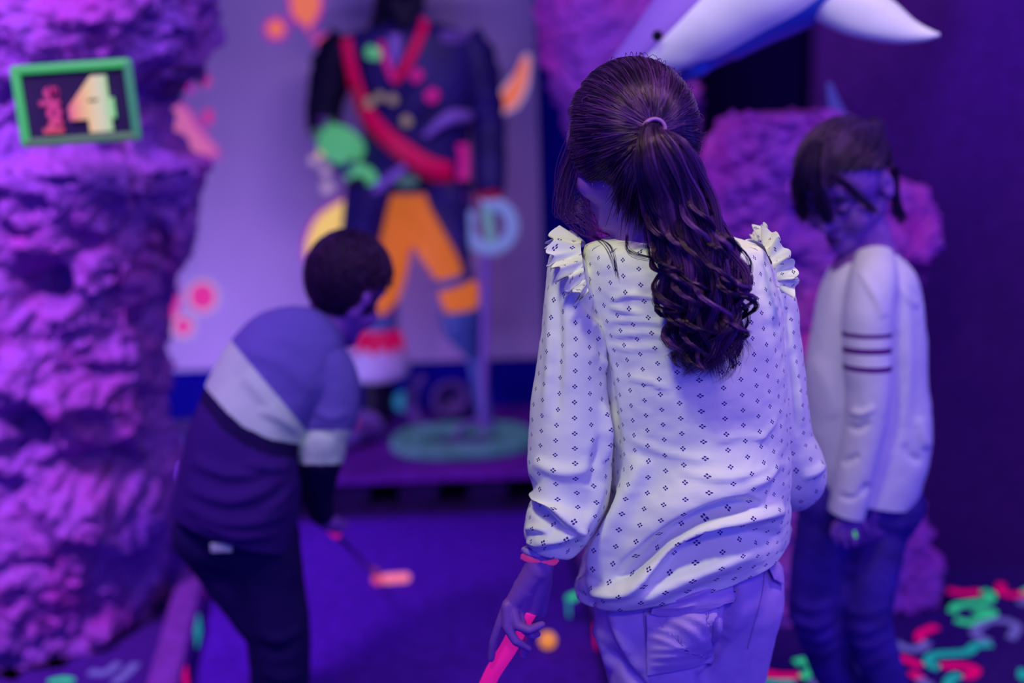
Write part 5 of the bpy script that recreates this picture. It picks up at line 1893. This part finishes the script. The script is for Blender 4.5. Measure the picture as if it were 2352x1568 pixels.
hd = [capsule(k2(1943, 1165, -.10), k2(1944, 1190, -.10), .018, .0165), capsule(k2(1944, 1185, -.10), k2(1924, 1208, -.105), .015, .011), capsule(k2(1948, 1185, -.10), k2(1962, 1208, -.10), .015, .011), capsule(k2(1945, 1190, -.10), k2(1944, 1210, -.10), .016, .013)]
hd += c2([(1918, 1206, -.005), (1914, 1226, -.010), (1922, 1246, -.006)], [.0072, .0064, .0052])
hd += c2([(1934, 1210, -.007), (1934, 1234, -.014), (1944, 1254, -.010)], [.0076, .0066, .0054])
hd += c2([(1949, 1210, -.007), (1954, 1232, -.014), (1962, 1250, -.010)], [.0074, .0064, .0052])
hd += c2([(1962, 1206, -.005), (1970, 1222, -.012), (1972, 1238, -.008)], [.0068, .0058, .0048])
hd += c2([(1958, 1192, .002), (1980, 1200, -.004), (1988, 1216, -.004)], [.0085, .0072, .0058])
Vh, Fh = blob(hd, .0021, 4)
mk('body', *join([(Vb, Fb), (Vh, Fh)]), M_skin, gl2)
face_parts(gl2, q2, s2, A2, True)
rc_ = k2(1963, 1226, -.112)
mk('ring', *ball(rc_, (.0065, .004, .0085)), neon('green_ring', (0.10, 0.62, 0.12), .75), gl2)

M_top = mat('white_jersey', (0.62, 0.60, 0.86), 0.9, spec=0.08, bump=0.1, bscale=400)
M_stripe = mat('purple_stripe', (0.10, 0.006, 0.24), 0.9, spec=0.05)
rows = [(1952, 572, 2062, 578, Y2, .052), (1908, 628, 2098, 622, Y2, .085), (1882, 692, 2112, 690, Y2, .094), (1864, 780, 2119, 780, Y2, .098), (1851, 870, 2126, 870, Y2, .098), (1852, 960, 2135, 960, Y2, .098), (1858, 1030, 2126, 1040, Y2, .10), (1866, 1084, 2106, 1108, Y2, .10), (1868, 1108, 2089, 1150, Y2, .10)]
V, F, uv = loft(rows, 170, 150, 2.3, False)
N = orient_out(V, vnormals(V, F))
V = V + N * (.005 * fbm(V * (11, 11, 8), 4, .5, 91))[:, None]
V = crease(V, N, [([(2075, 640), (2085, 800), (2080, 980)], .007, 14, 14), ([(2058, 760), (2062, 900), (2050, 1040)], -.008, 10, 10), ([(2110, 960), (2120, 1010), (2128, 1030)], .008, 14, 8), ([(2075, 1020), (2095, 1050), (2118, 1060)], -.006, 9, 9), ([(1870, 820), (1900, 880), (1920, 960)], .004, 20, 20), ([(2050, 640), (2090, 690), (2110, 700)], .005, 10, 10)])
V, F, uv = shell(V, F, uv, 170, 150, .002)
top = mk('top', V, F, M_top, gl2)
rows = [(1962, 584, 2048, 590, Y2 - .04, .034), (1948, 640, 2058, 645, Y2 - .075, .05), (1938, 710, 2050, 710, Y2 - .088, .055), (1936, 766, 2045, 764, Y2 - .092, .054), (1940, 840, 2043, 838, Y2 - .098, .052), (1947, 902, 2040, 905, Y2 - .10, .050),
        (1941, 980, 2028, 985, Y2 - .102, .045), (1930, 1050, 2012, 1064, Y2 - .102, .042), (1916, 1110, 1996, 1130, Y2 - .102, .039), (1903, 1170, 1981, 1186, Y2 - .102, .036)]
V, F, uv = loft(rows, 260, 90, 2.1, False)
N = orient_out(V, vnormals(V, F))
V = V + N * (.0035 * fbm(V * (14, 14, 10), 4, .5, 95))[:, None]
V = crease(V, N, [([(1950, 945), (1980, 950), (2010, 935)], .005, 10, 8), ([(1945, 975), (1970, 985), (2000, 970)], -.005, 8, 8), ([(1935, 1065), (1955, 1055), (1975, 1045)], -.005, 8, 8), ([(1975, 1140), (1985, 1125), (1995, 1110)], -.005, 8, 8), ([(1975, 620), (2010, 680), (2030, 730)], .005, 12, 9), ([(1925, 1135), (1950, 1145), (1975, 1138)], -.004, 7, 7)])
yc = PX(V)[:, 1].reshape(260, 90)
fy = np.array([(yc.ravel()[list(f)]).mean() for f in F])
ringy = np.repeat(np.interp(np.arange(259), np.arange(260), np.linspace(0, 1, 260)), 90)
idx = np.zeros(len(F), int)
axm = PX((V.reshape(260, 90, 3)).mean(1))[:, 1]
for y0, y1 in ((758, 771), (793, 805), (832, 844)):
    rr_ = (axm[:-1] > y0) & (axm[:-1] < y1)
    idx[:259 * 90] |= np.repeat(rr_, 90)
mk('sleeve', V, F, [M_top, M_stripe], top, idx=idx)
mk('sleeve', *tube([k2(1962, 655, .09), k2(1926, 900, .125), k2(1892, 1110, .10)], [.05, .044, .034], 30, 40), M_top, top)
M_jean = mat('dark_blue_denim', (0.05, 0.022, 0.32), 0.9, spec=0.1, var=.25, vscale=16, bump=0.15, bscale=600)
pr = [capsule(k2(1920, 1140), k2(2020, 1155), .082, .086), capsule(k2(1908, 1160), k2(1880, 1300), 76 * S2, 66 * S2), capsule(k2(1880, 1300), k2(1866, 1405, -.02), 66 * S2, 60 * S2), capsule(k2(1866, 1405, -.02), k2(1912, 1540, -.0), 58 * S2, 50 * S2), capsule(k2(1912, 1540), fl_, 50 * S2, 46 * S2),
      capsule(k2(2018, 1190, -.01), k2(2000, 1330, -.03), 74 * S2, 62 * S2), capsule(k2(2000, 1330, -.03), k2(1992, 1430, -.04), 62 * S2, 58 * S2), capsule(k2(1992, 1430, -.04), fr_, 57 * S2, 47 * S2)]
V, F = blob(pr, .0065, 6)
N = orient_out(V, vnormals(V, F))
V = V + N * (.004 * fbm(V * (14, 14, 18), 4, .5, 99))[:, None]
V = crease(V, N, [([(1812, 1375), (1860, 1400), (1915, 1385)], .008, 10, 7), ([(1815, 1420), (1870, 1440), (1915, 1420)], .008, 10, 7), ([(1830, 1455), (1880, 1470), (1925, 1450)], .007, 9, 7), ([(1845, 1490), (1890, 1500), (1930, 1480)], .006, 9, 7),
                  ([(1940, 1440), (1990, 1450), (2045, 1425)], .006, 9, 7), ([(1945, 1475), (1995, 1485), (2045, 1465)], .006, 9, 7), ([(1945, 1520), (2000, 1525), (2050, 1505)], .005, 9, 7), ([(1940, 1400), (1990, 1410), (2045, 1390)], .005, 9, 7), ([(2060, 1190), (2000, 1280), (1945, 1370)], -.006, 14, 14)])
mk('jeans', V, F, M_jean, gl2)
shoe(gl2, fl_, (-.7, -.7), M_shoe)
shoe(gl2, fr_, (-.7, -.7), M_shoe)

dark2 = lambda d: not (d[1] > .16 and d[2] < .02 + .55 * d[1]) and not (d[2] < -.42) and not (d[1] > -.22 and d[2] < -.02)
R2 = np.array((.0785, .094, .090)) * s2
cV, cF = ball((0, 0, 0), 1, 40, 60)
cV = norm(cV)


def on2(d, lift):
    return hc2 + (np.array((0, 0, .016)) * s2 + norm(d) * (R2 + lift)) @ A2


mk('hair_cap', np.array([on2(d, -.001) for d in cV]), [f for f in cF if all(dark2(cV[i]) for i in f)], M_hairbase, gl2)
bun = norm(np.array((-.15, -.97, .12)))
ps, rn = [], []
while len(ps) < 1900:
    d = norm(RNG.normal(size=3))
    if not dark2(d):
        continue
    ang = math.acos(np.clip(d @ bun, -1, 1))
    ax = norm(np.cross(d, bun))
    ps.append([on2(d * math.cos(ang * t) + np.cross(ax, d) * math.sin(ang * t), .0015 + .004 * RNG.random() * math.sin(math.pi * min(1, t + .2)) + (.006 * t ** 4)) for t in np.linspace(0, 1, 14)])
    rn.append(np.clip(.5 + .5 * vnoise(np.array([d * 5]), 8)[0] + (RNG.random() - .5) * .3, 0, 1))
# fringe locks over the forehead and tail behind the neck


def lock(pts, n, spread, tone):
    for _ in range(n):
        j = RNG.normal(size=3) * spread
        Q = [np.asarray(p) + j * (0.5 + .5 * i / len(pts)) + RNG.normal(size=3) * spread * .3 for i, p in enumerate(pts)]
        ps.append(crom(np.array(Q), 14))
        rn.append(np.clip(tone + (RNG.random() - .5) * .3, 0, 1))


def qd(x, y, z):
    return on2(np.array((x, y, z)), .008)


lock([qd(.10, .45, .9), qd(.30, .85, .55), qd(.45, .95, .15), q2(.046, .085, -.030)], 170, .006, .05)
lock([qd(-.05, .45, .9), qd(-.06, .88, .55), qd(-.12, 1.0, .15), q2(-.014, .100, -.020)], 150, .0055, .05)
lock([qd(.0, .4, .9), qd(.12, .88, .62), qd(.16, 1.0, .35)], 90, .006, .2)
lock([qd(-.2, .3, .9), qd(-.40, .75, .60), qd(-.62, .66, .15), q2(-.068, .040, -.045)], 60, .004, .45)
lock([qd(-.2, .3, .95), qd(-.30, .78, .62), qd(-.42, .85, .30)], 60, .005, .6)
lock([qd(-.8, -.3, -.2), q2(-.062, -.035, -.07), q2(-.055, -.045, -.13)], 70, .006, .15)
tb2 = on2(bun, .012)
for k in range(260):
    a = RNG.random() * 6.28
    r = .020 * math.sqrt(RNG.random())
    o_ = np.array((r * math.cos(a), 0, r * math.sin(a)))
    ps.append(crom(np.array([tb2 + o_ * .4, tb2 + np.array((.008, .02, .006)) + o_, tb2 + np.array((.012, .03, -.05)) + o_ * 1.2, tb2 + np.array((.010, .03, -.14)) + o_ * .9]), 14))
    rn.append(RNG.random())
P_ = [np.asarray(p) for p in ps]
P_ = [crom(p, 14) if len(p) != 14 else p for p in P_]
V, F, uv = strands(P_, .0009, 3, np.array(rn))
mk('hair', V, F, M_hair2, gl2, uv=uv)
